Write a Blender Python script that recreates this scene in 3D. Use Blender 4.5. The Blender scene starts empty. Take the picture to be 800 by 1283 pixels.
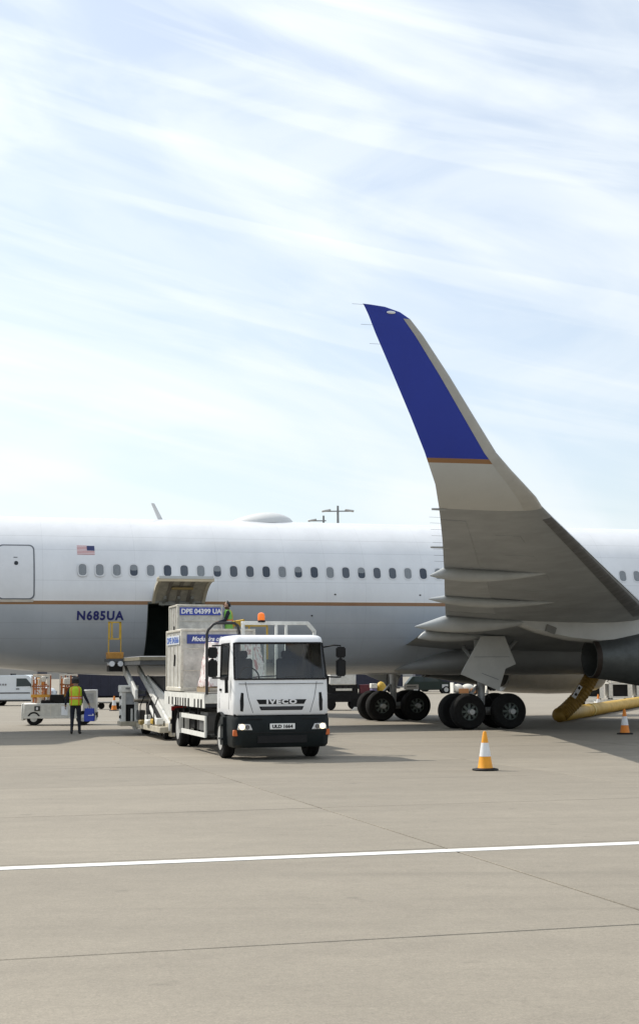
import bpy, bmesh, math, random
from mathutils import Vector, Matrix
random.seed(7)
R = math.radians
sc = bpy.context.scene
COL = sc.collection

# ------------------------------------------------------------------ camera, sky, sun, exposure
CAM_H, PITCH, ROLL, FOCAL = 1.916, 0.1059, -0.0064, 1881.9      # focal in pixels of an 800 px wide picture
cd = bpy.data.cameras.new('camera'); cam = bpy.data.objects.new('camera', cd); COL.objects.link(cam)
cd.sensor_fit = 'HORIZONTAL'; cd.sensor_width = 36; cd.lens = 36 * FOCAL / 800
cd.clip_start = .1; cd.clip_end = 6000
cam.matrix_world = Matrix.Translation((0, 0, CAM_H)) @ Matrix.Rotation(math.pi / 2 + PITCH, 4, 'X') @ Matrix.Rotation(ROLL, 4, 'Z')
sc.camera = cam
sc.render.resolution_x, sc.render.resolution_y = 638, 1024

SUN_AZ, SUN_EL = R(-61), R(48)          # azimuth measured from +Y (view direction) towards +X
w = bpy.data.worlds.new('World'); sc.world = w; w.use_nodes = True
nt = w.node_tree; nt.nodes.clear()
def N(t, **k):
    n = nt.nodes.new(t)
    for a, b in k.items(): setattr(n, a, b)
    return n
LK = lambda a, b: nt.links.new(a, b)
out = N('ShaderNodeOutputWorld'); bg = N('ShaderNodeBackground')
sky = N('ShaderNodeTexSky', sky_type='NISHITA'); sky.sun_disc = False
sky.sun_elevation = SUN_EL; sky.sun_rotation = SUN_AZ; sky.air_density = 1.0; sky.dust_density = 1.5; sky.ozone_density = .9
tc = N('ShaderNodeTexCoord')
def cloud(scale, rot, nscale, detail, lo, hi, seed, dist=.6):
    mp = N('ShaderNodeMapping', vector_type='TEXTURE'); mp.inputs['Scale'].default_value = [1 / q for q in scale]; mp.inputs['Rotation'].default_value = rot
    mp.inputs['Location'].default_value = seed
    LK(tc.outputs['Generated'], mp.inputs['Vector'])
    nz = N('ShaderNodeTexNoise'); nz.inputs['Scale'].default_value = nscale; nz.inputs['Detail'].default_value = detail
    nz.inputs['Roughness'].default_value = .5; nz.inputs['Distortion'].default_value = dist
    LK(mp.outputs['Vector'], nz.inputs['Vector'])
    mr = N('ShaderNodeMapRange', interpolation_type='SMOOTHSTEP'); mr.inputs[1].default_value = lo; mr.inputs[2].default_value = hi
    LK(nz.outputs['Fac'], mr.inputs[0]); return mr.outputs[0]
c1 = cloud((1.1, 1.1, 3.2), (0, R(14), 0), 3.4, 6, .36, .64, (.31, .14, .07), 1.1)
c2 = cloud((1.0, 1.0, 9), (0, R(15), 0), 2.6, 7, .42, .66, (.73, .19, .3), 1.0)
c3 = cloud((.8, .8, 16), (0, R(13), 0), 2.2, 5, .52, .62, (.13, .52, .23), .5)
def madd(a, k, b):
    m = N('ShaderNodeMath', operation='MULTIPLY_ADD'); LK(a, m.inputs[0]); m.inputs[1].default_value = k
    if isinstance(b, float): m.inputs[2].default_value = b
    else: LK(b, m.inputs[2])
    return m.outputs[0]
tot = madd(c3, .13, madd(c2, .20, madd(c1, .30, .42)))
veil = N('ShaderNodeClamp'); LK(tot, veil.inputs[0]); veil.inputs[1].default_value = .30; veil.inputs[2].default_value = 1.0
mix = N('ShaderNodeMix', data_type='RGBA'); LK(veil.outputs[0], mix.inputs[0])
LK(sky.outputs[0], mix.inputs[6]); 
# thin cloud scatters more light forward, towards the sun
dp = N('ShaderNodeVectorMath', operation='DOT_PRODUCT'); LK(tc.outputs['Generated'], dp.inputs[0])
dp.inputs[1].default_value = (math.sin(SUN_AZ) * math.cos(SUN_EL), math.cos(SUN_AZ) * math.cos(SUN_EL), math.sin(SUN_EL))
fs = N('ShaderNodeMapRange'); fs.inputs[1].default_value = .2; fs.inputs[2].default_value = .9; fs.inputs[3].default_value = .98; fs.inputs[4].default_value = 1.22; LK(dp.outputs['Value'], fs.inputs[0])
cc = N('ShaderNodeVectorMath', operation='SCALE'); cc.inputs[0].default_value = (5.45, 5.8, 6.0); LK(fs.outputs[0], cc.inputs['Scale']); LK(cc.outputs[0], mix.inputs[7])
LK(mix.outputs[2], bg.inputs['Color']); bg.inputs['Strength'].default_value = .14
LK(bg.outputs[0], out.inputs[0])

sl = bpy.data.lights.new('sun', 'SUN'); sl.energy = 3.6; sl.angle = R(.6); sl.color = (1, .94, .84)
so = bpy.data.objects.new('sun', sl); COL.objects.link(so)
sdir = Vector((math.sin(SUN_AZ) * math.cos(SUN_EL), math.cos(SUN_AZ) * math.cos(SUN_EL), math.sin(SUN_EL)))
so.rotation_euler = sdir.to_track_quat('Z', 'Y').to_euler(); so.location = sdir * 200

vs = sc.view_settings; vs.view_transform = 'Standard'; vs.look = 'None'; vs.exposure = 0.28; vs.gamma = 1; vs.use_curve_mapping = False

# ------------------------------------------------------------------ materials
MATS = {}
def mat(name, col, rough=.5, metal=0, var=.12, scale=3.0, bump=0.0, coat=0.0, emit=None, streak=0.0, spec=.5):
    if name in MATS: return MATS[name]
    m = bpy.data.materials.new(name); m.use_nodes = True; MATS[name] = m
    t = m.node_tree; b = t.nodes['Principled BSDF']
    b.inputs['Roughness'].default_value = rough; b.inputs['Metallic'].default_value = metal
    b.inputs['Coat Weight'].default_value = coat; b.inputs['Specular IOR Level'].default_value = spec
    b.inputs['Base Color'].default_value = (*col, 1)
    if emit:
        b.inputs['Emission Color'].default_value = (*emit[:3], 1); b.inputs['Emission Strength'].default_value = emit[3]
    if var or bump:
        tcn = t.nodes.new('ShaderNodeTexCoord'); nz = t.nodes.new('ShaderNodeTexNoise')
        nz.inputs['Scale'].default_value = scale; nz.inputs['Detail'].default_value = 6; nz.inputs['Roughness'].default_value = .65
        mp = t.nodes.new('ShaderNodeMapping'); mp.inputs['Scale'].default_value = (1, 1, 1 - .85 * streak)
        t.links.new(tcn.outputs['Object'], mp.inputs['Vector']); t.links.new(mp.outputs[0], nz.inputs['Vector'])
        mr = t.nodes.new('ShaderNodeMapRange'); mr.inputs[1].default_value = .3; mr.inputs[2].default_value = .75
        mr.inputs[3].default_value = 1 + var * .5; mr.inputs[4].default_value = 1 - var
        t.links.new(nz.outputs['Fac'], mr.inputs[0])
        mu = t.nodes.new('ShaderNodeMix'); mu.data_type = 'RGBA'; mu.blend_type = 'MULTIPLY'; mu.inputs[0].default_value = 1
        mu.inputs[6].default_value = (*col, 1); t.links.new(mr.outputs[0], mu.inputs[7]); t.links.new(mu.outputs[2], b.inputs['Base Color'])
        rr = t.nodes.new('ShaderNodeMapRange'); rr.inputs[1].default_value = .3; rr.inputs[2].default_value = .7
        rr.inputs[3].default_value = max(.05, rough - .06); rr.inputs[4].default_value = min(1, rough + .1)
        t.links.new(nz.outputs['Fac'], rr.inputs[0]); t.links.new(rr.outputs[0], b.inputs['Roughness'])
        if bump:
            bp = t.nodes.new('ShaderNodeBump'); bp.inputs['Strength'].default_value = bump; bp.inputs['Distance'].default_value = .02
            t.links.new(nz.outputs['Fac'], bp.inputs['Height']); t.links.new(bp.outputs[0], b.inputs['Normal'])
    return m

def zbands(name, bands, rough, coord='Object', var=.06, scale=1.2, seams=None, coat=0.0):
    """paint whose colour changes at fixed heights: bands = [(z_from, colour), ...] bottom up"""
    m = bpy.data.materials.new(name); m.use_nodes = True; MATS[name] = m
    t = m.node_tree; b = t.nodes['Principled BSDF']; b.inputs['Roughness'].default_value = rough; b.inputs['Coat Weight'].default_value = coat; b.inputs['Coat Roughness'].default_value = .06
    tcn = t.nodes.new('ShaderNodeTexCoord'); sp = t.nodes.new('ShaderNodeSeparateXYZ'); t.links.new(tcn.outputs[coord], sp.inputs[0])
    prev = None
    for z, c in bands:
        if prev is None:
            rgb = t.nodes.new('ShaderNodeRGB'); rgb.outputs[0].default_value = (*c, 1); prev = rgb.outputs[0]; continue
        gt = t.nodes.new('ShaderNodeMath'); gt.operation = 'GREATER_THAN'; gt.inputs[1].default_value = z
        t.links.new(sp.outputs['Z'], gt.inputs[0])
        mi = t.nodes.new('ShaderNodeMix'); mi.data_type = 'RGBA'; t.links.new(gt.outputs[0], mi.inputs[0])
        t.links.new(prev, mi.inputs[6]); mi.inputs[7].default_value = (*c, 1); prev = mi.outputs[2]
    nz = t.nodes.new('ShaderNodeTexNoise'); nz.inputs['Scale'].default_value = scale; nz.inputs['Detail'].default_value = 7; nz.inputs['Roughness'].default_value = .7
    mp = t.nodes.new('ShaderNodeMapping'); mp.inputs['Scale'].default_value = (1, 1, .35)
    t.links.new(tcn.outputs['Object'], mp.inputs[0]); t.links.new(mp.outputs[0], nz.inputs['Vector'])
    mr = t.nodes.new('ShaderNodeMapRange'); mr.inputs[1].default_value = .3; mr.inputs[2].default_value = .75
    mr.inputs[3].default_value = 1 + var * .3; mr.inputs[4].default_value = 1 - var; t.links.new(nz.outputs['Fac'], mr.inputs[0])
    f = mr.outputs[0]
    def line(src, pos, wd, dark):
        nonlocal f
        a = t.nodes.new('ShaderNodeMath'); a.operation = 'COMPARE'; a.inputs[1].default_value = pos; a.inputs[2].default_value = wd
        t.links.new(src, a.inputs[0])
        s = t.nodes.new('ShaderNodeMath'); s.operation = 'MULTIPLY_ADD'; s.inputs[1].default_value = -dark; s.inputs[2].default_value = 1
        t.links.new(a.outputs[0], s.inputs[0])
        q = t.nodes.new('ShaderNodeMath'); q.operation = 'MULTIPLY'; t.links.new(f, q.inputs[0]); t.links.new(s.outputs[0], q.inputs[1]); f = q.outputs[0]
    if seams:
        for pos in seams[0]: line(sp.outputs['Z'], pos, .009, .16)
        for pos in seams[1]: line(sp.outputs['X'], pos, .008, .10)
    mu = t.nodes.new('ShaderNodeMix'); mu.data_type = 'RGBA'; mu.blend_type = 'MULTIPLY'; mu.inputs[0].default_value = 1
    t.links.new(prev, mu.inputs[6]); t.links.new(f, mu.inputs[7]); t.links.new(mu.outputs[2], b.inputs['Base Color'])
    return m

def glass_mat(name, tint, refl=.9):
    m = bpy.data.materials.new(name); m.use_nodes = True; MATS[name] = m
    t = m.node_tree; t.nodes.clear()
    o = t.nodes.new('ShaderNodeOutputMaterial'); tr = t.nodes.new('ShaderNodeBsdfTransparent'); tr.inputs[0].default_value = (*tint, 1)
    gl = t.nodes.new('ShaderNodeBsdfGlossy'); gl.inputs['Roughness'].default_value = .03
    fr = t.nodes.new('ShaderNodeFresnel'); fr.inputs[0].default_value = 1.75
    ms = t.nodes.new('ShaderNodeMixShader'); t.links.new(fr.outputs[0], ms.inputs[0]); t.links.new(tr.outputs[0], ms.inputs[1]); t.links.new(gl.outputs[0], ms.inputs[2])
    t.links.new(ms.outputs[0], o.inputs[0]); return m

# ------------------------------------------------------------------ mesh helpers
def V3(*a): return Vector(a)
class MB:
    def __init__(s): s.v = []; s.f = []; s.m = []
    def add(s, vs, fs, mi=0):
        o = len(s.v); s.v += [tuple(p) for p in vs]; s.f += [tuple(i + o for i in f) for f in fs]; s.m += [mi] * len(fs); return s
    def box(s, c, d, rot=None, mi=0, taper=(1, 1)):
        x, y, z = d[0] / 2, d[1] / 2, d[2] / 2; ps = []
        for sz in (-1, 1):
            k = taper if sz > 0 else (1, 1)
            for sx, sy in ((-1, -1), (1, -1), (1, 1), (-1, 1)):
                p = Vector((sx * x * k[0], sy * y * k[1], sz * z))
                if rot: p = rot @ p
                ps.append(p + Vector(c))
        return s.add(ps, [(0, 3, 2, 1), (4, 5, 6, 7), (0, 1, 5, 4), (1, 2, 6, 5), (2, 3, 7, 6), (3, 0, 4, 7)], mi)
    def bar(s, p, q, wd, ht=None, mi=0, up=(0, 0, 1)):
        p, q = Vector(p), Vector(q); d = (q - p); L = d.length; d.normalize(); u = Vector(up)
        if abs(d.dot(u)) > .98: u = Vector((1, 0, 0))
        x = d.cross(u).normalized(); z = x.cross(d).normalized()
        m = Matrix((x, d, z)).transposed()
        return s.box((p + q) / 2, (wd, L, ht or wd), m, mi)
    def tube(s, pts, r, n=8, mi=0, cap=True):
        pts = [Vector(p) for p in pts]; rs = r if isinstance(r, (list, tuple)) else [r] * len(pts)
        rings = []; prev = None
        for i, p in enumerate(pts):
            d = (pts[min(i + 1, len(pts) - 1)] - pts[max(i - 1, 0)]).normalized()
            if prev is None:
                u = Vector((0, 0, 1)) if abs(d.z) < .9 else Vector((1, 0, 0)); x = d.cross(u).normalized()
            else:
                x = (prev - d * prev.dot(d)).normalized()
            prev = x; y = d.cross(x)
            rings.append([p + (x * math.cos(2 * math.pi * k / n) + y * math.sin(2 * math.pi * k / n)) * rs[i] for k in range(n)])
        return s.loft(rings, caps=cap, mi=mi)
    def loft(s, rings, closed=True, caps=True, skip=None, mi=0):
        n = len(rings[0]); o = len(s.v)
        for rg in rings: s.v += [tuple(p) for p in rg]
        for i in range(len(rings) - 1):
            for k in range(n if closed else n - 1):
                if skip and skip(i, k): continue
                k2 = (k + 1) % n
                s.f.append((o + i * n + k, o + i * n + k2, o + (i + 1) * n + k2, o + (i + 1) * n + k)); s.m.append(mi)
        if caps and closed:
            s.f.append(tuple(o + k for k in range(n))[::-1]); s.m.append(mi)
            b = o + (len(rings) - 1) * n; s.f.append(tuple(b + k for k in range(n))); s.m.append(mi)
        return s
    def lathe(s, prof, n=24, c=(0, 0, 0), axis='z', mi=0, caps=True):
        rings = []
        for r, h in prof:
            rg = []
            for k in range(n):
                a = 2 * math.pi * k / n; x, y = r * math.cos(a), r * math.sin(a)
                p = {'z': (x, y, h), 'x': (h, x, y), 'y': (y, h, x)}[axis]
                rg.append((p[0] + c[0], p[1] + c[1], p[2] + c[2]))
            rings.append(rg)
        return s.loft(rings, caps=caps, mi=mi)
    def prism(s, poly, axis, lo, hi, mi=0):
        def P(u, v, h): return {'x': (h, u, v), 'y': (u, h, v), 'z': (u, v, h)}[axis]
        return s.loft([[P(u, v, lo) for u, v in poly], [P(u, v, hi) for u, v in poly]], mi=mi)
    def ball(s, c, r, n=12, m=8, mi=0):
        rx, ry, rz = r if isinstance(r, (list, tuple)) else (r, r, r); rings = []
        for i in range(m + 1):
            t = math.pi * (.02 + .96 * i / m)
            rings.append([(c[0] + rx * math.sin(t) * math.cos(2 * math.pi * k / n), c[1] + ry * math.sin(t) * math.sin(2 * math.pi * k / n), c[2] - rz * math.cos(t)) for k in range(n)])
        return s.loft(rings, mi=mi)
    def mesh(s, name, mats, bevel=0.0, angle=38, fix=True, seg=1):
        me = bpy.data.meshes.new(name); me.from_pydata(s.v, [], s.f)
        for m in (mats if isinstance(mats, (list, tuple)) else [mats]): me.materials.append(m)
        me.polygons.foreach_set('material_index', s.m)
        bm = bmesh.new(); bm.from_mesh(me)
        if fix: bmesh.ops.recalc_face_normals(bm, faces=bm.faces)
        if bevel:
            es = [e for e in bm.edges if len(e.link_faces) == 2 and e.calc_face_angle(0) > R(40)]
            bmesh.ops.bevel(bm, geom=es, offset=bevel, segments=seg, affect='EDGES', clamp_overlap=True)
        for f in bm.faces: f.smooth = True
        bm.to_mesh(me); bm.free()
        me.set_sharp_from_angle(angle=R(angle)); me.update(); return me
    def build(s, name, mats, parent=None, **k):
        return link(name, s.mesh(name, mats, **k), parent)
def link(name, me, parent=None):
    o = bpy.data.objects.new(name, me); COL.objects.link(o)
    if parent: o.parent = parent
    return o
def tag(o, label=None, cat=None, group=None, kind=None):
    for k, v in (('label', label), ('category', cat), ('group', group), ('kind', kind)):
        if v: o[k] = v
    return o
def thing(name, label, cat, loc=(0, 0, 0), rz=0.0, group=None):
    o = bpy.data.objects.new(name, None); COL.objects.link(o); o.location = loc; o.rotation_euler = (0, 0, rz); o.empty_display_size = .3
    return tag(o, label, cat, group)
def copy_tree(o, parent=None):
    c = o.copy(); COL.objects.link(c); c.parent = parent
    for ch in list(o.children): copy_tree(ch, c)
    return c
def text_mesh(txt, size, bold=.0, width=None, extrude=.004, shear=0.0, space=1.0):
    cu = bpy.data.curves.new('t', 'FONT'); cu.body = txt; cu.size = size; cu.offset = bold; cu.extrude = extrude; cu.shear = shear
    cu.space_character = space; cu.align_x = 'CENTER'; cu.align_y = 'CENTER'; cu.resolution_u = 3
    o = bpy.data.objects.new('t', cu); COL.objects.link(o)
    dg = bpy.context.evaluated_depsgraph_get(); me = bpy.data.meshes.new_from_object(o.evaluated_get(dg))
    bpy.data.objects.remove(o)
    xs = [v.co.x for v in me.vertices]; ys = [v.co.y for v in me.vertices]
    cx, cy = (max(xs) + min(xs)) / 2, (max(ys) + min(ys)) / 2
    k = width / (max(xs) - min(xs)) if width else 1
    hk = size / (max(ys) - min(ys))
    for v in me.vertices: v.co.x = (v.co.x - cx) * k; v.co.y = (v.co.y - cy) * hk
    return me
def text_on(name, txt, size, width, m, parent, fn, bold=0, shear=0.0, space=1.0):
    """flat lettering; fn(u, v, w) turns lettering coordinates into local coordinates"""
    me = text_mesh(txt, size, bold, width, shear=shear, space=space)
    for v in me.vertices: v.co = Vector(fn(v.co.x, v.co.y, v.co.z))
    me.materials.clear(); me.materials.append(m); me.name = name
    return link(name, me, parent)

# ------------------------------------------------------------------ frame of the parked airliner: a forward, b to starboard, z up
TH = .2702; AX, AY = 4.084, 54.690
FWD = Vector((math.cos(TH), math.sin(TH), 0)); OUT = Vector((math.sin(TH), -math.cos(TH), 0))
def PW(a, b, z=0.0): return Vector((AX, AY, 0)) + FWD * a + OUT * b + Vector((0, 0, z))

# ------------------------------------------------------------------ ground
def concrete():
    m = bpy.data.materials.new('concrete'); m.use_nodes = True; t = m.node_tree; b = t.nodes['Principled BSDF']
    g = t.nodes.new('ShaderNodeNewGeometry')
    def noise(scale, detail, stretch=(1, 1, 1), rot=TH, rough=.6):
        mp = t.nodes.new('ShaderNodeMapping'); mp.inputs['Scale'].default_value = stretch; mp.inputs['Rotation'].default_value = (0, 0, -rot)
        mp.vector_type = 'POINT'
        n = t.nodes.new('ShaderNodeTexNoise'); n.inputs['Scale'].default_value = scale; n.inputs['Detail'].default_value = detail; n.inputs['Roughness'].default_value = rough
        t.links.new(g.outputs['Position'], mp.inputs[0]); t.links.new(mp.outputs[0], n.inputs['Vector']); return n.outputs['Fac']
    def rng(s, a, b_, c, d):
        r = t.nodes.new('ShaderNodeMapRange'); r.inputs[1].default_value = a; r.inputs[2].default_value = b_; r.inputs[3].default_value = c; r.inputs[4].default_value = d
        t.links.new(s, r.inputs[0]); return r.outputs[0]
    def mul(a, b_):
        q = t.nodes.new('ShaderNodeMath'); q.operation = 'MULTIPLY'; t.links.new(a, q.inputs[0]); t.links.new(b_, q.inputs[1]); return q.outputs[0]
    f = rng(noise(.16, 4), .3, .7, .93, 1.06)
    f = mul(f, rng(noise(.9, 6, (.25, 1, 1)), .3, .75, 1.05, .88))           # traffic streaks
    f = mul(f, rng(noise(2.6, 8, rough=.75), .35, .7, 1.04, .90))             # blotches
    f = mul(f, rng(noise(70, 3, rough=.8), .25, .75, .76, 1.20))              # grain
    f = mul(f, rng(noise(26, 3, rough=.8), .25, .75, .84, 1.14))
    f = mul(f, rng(noise(1.5, 3), .66, .76, 1, .72))                          # oil spots
    f = mul(f, rng(noise(7, 5, rough=.75), .62, .74, 1, .80))                 # small drips
    f = mul(f, rng(noise(2.2, 3, (.05, 1, 1), rot=TH + .12), .60, .74, 1, .86))    # tyre tracks
    f = mul(f, rng(noise(2.6, 3, (.05, 1, 1), rot=TH - .5), .63, .76, 1, .88))
    f = mul(f, rng(noise(11, 6, rough=.85), .3, .72, 1.06, .93))
    oi = t.nodes.new('ShaderNodeObjectInfo'); f = mul(f, rng(oi.outputs['Random'], 0, 1, .93, 1.04))
    mu = t.nodes.new('ShaderNodeMix'); mu.data_type = 'RGBA'; mu.blend_type = 'MULTIPLY'; mu.inputs[0].default_value = 1
    mu.inputs[6].default_value = (.254, .226, .181, 1); t.links.new(f, mu.inputs[7]); t.links.new(mu.outputs[2], b.inputs['Base Color'])
    b.inputs['Roughness'].default_value = .85
    bp = t.nodes.new('ShaderNodeBump'); bp.inputs['Strength'].default_value = .35; bp.inputs['Distance'].default_value = .006
    t.links.new(noise(90, 4, rough=.8), bp.inputs['Height']); t.links.new(bp.outputs[0], b.inputs['Normal'])
    return m
M_CON = concrete()
SA, SB = 6.1, 5.1
A0, A1 = -12.8 - 7 * SA, -12.8 + 8 * SA
B0, B1 = 41.05 - 10 * SB, 41.05 + 2 * SB
g = MB(); BIG = 2600
xs = (-BIG, A0, A1, BIG); ys = (-BIG, -B1, -B0, BIG)
for i in range(3):
    for j in range(3):
        if i == 1 and j == 1: continue
        g.add([(xs[i], ys[j], 0), (xs[i + 1], ys[j], 0), (xs[i + 1], ys[j + 1], 0), (xs[i], ys[j + 1], 0)], [(0, 1, 2, 3)])
ground = g.build('ground', M_CON, fix=False); tag(ground, 'pale grey concrete airport apron under the parked airliner', 'ground', kind='structure')
ground.location = PW(0, 0); ground.rotation_euler = (0, 0, TH)
MB().box(((A0 + A1) / 2, -(B0 + B1) / 2, -.03), (A1 - A0, B1 - B0, .03)).build('joint_filler', mat('joint_filler', (.012, .011, .010), .95), ground)
JW = .024
slab_me = MB().box((0, 0, -.03), (SA - JW, SB - JW, .06)).mesh('slab', M_CON, bevel=.006)
for i in range(15):
    for j in range(12):
        s = link('slab', slab_me, ground)
        s.location = (A0 + (i + .5) * SA, -(B0 + (j + .5) * SB), random.uniform(-.0015, .0005))

def worn_paint(name, col, under):
    m = mat(name, col, .6, var=0); t = m.node_tree; b = t.nodes['Principled BSDF']
    g = t.nodes.new('ShaderNodeNewGeometry'); n = t.nodes.new('ShaderNodeTexNoise'); n.inputs['Scale'].default_value = 5; n.inputs['Detail'].default_value = 9; n.inputs['Roughness'].default_value = .8
    t.links.new(g.outputs['Position'], n.inputs['Vector'])
    r = t.nodes.new('ShaderNodeMapRange'); r.inputs[1].default_value = .58; r.inputs[2].default_value = .78; r.inputs[3].default_value = 0; r.inputs[4].default_value = .8; t.links.new(n.outputs['Fac'], r.inputs[0])
    x = t.nodes.new('ShaderNodeMix'); x.data_type = 'RGBA'; t.links.new(r.outputs[0], x.inputs[0]); x.inputs[6].default_value = (*col, 1); x.inputs[7].default_value = (*under, 1)
    t.links.new(x.outputs[2], b.inputs['Base Color']); return m
M_LINE = worn_paint('line_paint', (.72, .72, .70), (.30, .28, .25))
ln = MB()
ln.box((-10, -36.22, .003), (90, .225, .004))
lo = ln.build('painted_line', M_LINE, ground); tag(lo, 'white painted guide line')

# ------------------------------------------------------------------ airliner
M_WHITE = mat('white_paint', (.78, .79, .80), .32, var=.05, scale=1.5)
M_GREY = mat('wing_grey', (.245, .26, .268), .45, var=.22, scale=.9)
M_LGREY = mat('fairing_grey', (.36, .375, .375), .42, var=.15, scale=2)
M_DOORG = mat('gear_door_grey', (.42, .43, .42), .4, var=.12, scale=2)
M_BARE = mat('bare_metal', (.55, .53, .50), .33, .8, var=.2, scale=4)
M_DMET = mat('dark_metal', (.05, .05, .052), .45, .4, var=.2)
M_EXH = mat('exhaust_metal', (.085, .092, .09), .5, .5, var=.3, scale=3)
M_BLACK = mat('black_plastic', (.009, .009, .010), .5, var=.2, spec=.25)
M_RUBBER = mat('tyre_rubber', (.012, .012, .012), .85, var=.3, scale=8, spec=.2)
M_GOLD = mat('gold_paint', (.25, .13, .055), .4, var=.08)
M_NAVY = mat('navy_paint', (.010, .016, .14), .35, var=.05)
M_HUB = mat('wheel_hub_grey', (.11, .13, .12), .65, 0, var=.25, scale=8, spec=.3)
M_STRUT = mat('gear_strut_grey', (.34, .35, .35), .4, .2, var=.2, scale=6)
M_CHROME = mat('chrome', (.8, .8, .8), .15, 1.0, var=.05)
WHITE_UP, GREY_LO = (.73, .745, .77), (.42, .455, .50)
M_FUS = zbands('fuselage_paint', [(-9, GREY_LO), (4.135, (.26, .13, .055)), (4.255, (.80, .80, .80)), (4.30, WHITE_UP)], .30, var=.11, scale=.9,
               seams=((6.42, 5.95, 4.92, 3.55, 3.05, 2.2), (-17.2, -14.2, -11.2, -8.45, -6.1, -4.7, -3.3, -1.2, .9, 3.3, 5.7, 8.4, 11.2, 16.5)), coat=.5)
AIR = thing('airliner', 'parked twin-engine airliner in white and grey with gold cheatline and blue-tipped winglet', 'airplane', PW(0, 0), TH)
ZC, HW, HH = 4.507, 2.515, 2.705
def fus0(a):
    """centre height, half width, half height of the fuselage at station a"""
    T = [(-27.2, 6.02, .18, .25), (-25.5, 5.75, .62, .80), (-23, 5.43, 1.12, 1.42), (-20.5, 5.12, 1.60, 1.95), (-18, 4.86, 2.02, 2.33), (-15.4, 4.64, 2.36, 2.57), (-13, 4.55, 2.48, 2.66), (-11, ZC, HW, HH),
         (21, ZC, HW, HH), (23.5, 4.45, 2.45, 2.62), (25.6, 4.30, 2.22, 2.36), (27.4, 4.10, 1.80, 1.90), (28.8, 3.92, 1.25, 1.33), (29.6, 3.80, .72, .80), (30.0, 3.75, .2, .25)]
    if a <= T[0][0]: return T[0][1:]
    for p, q in zip(T, T[1:]):
        if p[0] <= a <= q[0]:
            u = (a - p[0]) / (q[0] - p[0]); return tuple(p[k] + (q[k] - p[k]) * u for k in (1, 2, 3))
    return T[-1][1:]
def fus(a):
    if -10.9 < a < 19: return fus0(a)
    vals = [fus0(a + d) for d in (-.8, 0, .8)]
    return tuple(sum(v[i] for v in vals) / 3 for i in range(3))
def skin_b(a, z, off=0.0):
    zc, hw, hh = fus(a); c = max(-1, min(1, (z - zc) / hh)); return (hw + off) * math.sqrt(max(0, 1 - c * c)) + off * 0
def skin_pt(a, z, off=0.0, side=1):
    zc, hw, hh = fus(a); c = max(-.999, min(.999, (z - zc) / hh)); s = math.sqrt(1 - c * c)
    n = Vector((0, s / hw, c / hh)).normalized()
    return (a, -side * (hw * s + n.y * off), z + n.z * off)
CA0, CA1, CZ0, CZ1 = -10.80, -8.90, 2.42, 4.17
phis = sorted([6 * k for k in range(60) if k not in (16, 23)] + [math.degrees(math.acos((CZ1 - ZC) / HH)), math.degrees(math.acos((CZ0 - ZC) / HH))])
# phi from the top towards starboard
st = sorted([-27.2, -26.4, -25.5, -24.2, -23, -21.7, -20.5, -19.2, -18, -16.7, -15.4, -14.2, -13, -12, -11, CA0, CA1, 21, 22.3, 23.5, 24.6, 25.6, 26.5, 27.4, 28.2, 28.8, 29.3, 29.6, 29.85, 30.0] + [-7 + 2 * k for k in range(14)])
rings = []
for a in st:
    zc, hw, hh = fus(a)
    rings.append([(a, -hw * math.sin(R(p)), zc + hh * math.cos(R(p))) for p in phis])
i0 = st.index(CA0); k0 = next(i for i, p in enumerate(phis) if p > 96.5); k1 = next(i for i, p in enumerate(phis) if p > 140.2)
fm = MB().loft(rings, skip=lambda i, k: i == i0 and k0 <= k < k1)
FUS = fm.build('fuselage', M_FUS, AIR, angle=60)
# cargo hold behind the open hatch
hold = MB(); hx0, hx1, hy0, hy1, hz0, hz1 = CA0 - .35, CA1 + .35, -2.02, 1.6, 2.36, 4.24
P8 = [(hx0, -1.46, hz0), (hx1, -1.46, hz0), (hx1, hy1, hz0), (hx0, hy1, hz0), (hx0, -2.42, hz1), (hx1, -2.42, hz1), (hx1, hy1, hz1), (hx0, hy1, hz1)]
hold.add(P8, [(0, 1, 2, 3), (4, 7, 6, 5), (1, 5, 6, 2), (2, 6, 7, 3), (3, 7, 4, 0)])
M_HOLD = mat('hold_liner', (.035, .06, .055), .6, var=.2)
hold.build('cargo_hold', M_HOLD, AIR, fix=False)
rim = MB()
for (za, zb) in ((CZ0, CZ1),):
    zs = [CZ0 + (CZ1 - CZ0) * k / 8 for k in range(9)]
    for aa, d in ((CA0, .05), (CA1, -.05)):
        o_ = [Vector(skin_pt(aa, z, .004)) for z in zs]; i_ = [Vector(skin_pt(aa + d, z, -.12)) for z in zs]; b_ = [Vector(skin_pt(aa, z, -.5)) for z in zs]
        rim.loft([o_, i_, b_], closed=False, caps=False)
for zz in (CZ0, CZ1):
    rim.box(((CA0 + CA1) / 2, -(skin_b(-10, zz) - .16), zz + (-.03 if zz == CZ0 else .03)), (CA1 - CA0, .34, .05))
rim.build('hatch_frame', mat('hatch_frame_grey', (.10, .12, .11), .5), AIR)
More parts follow.
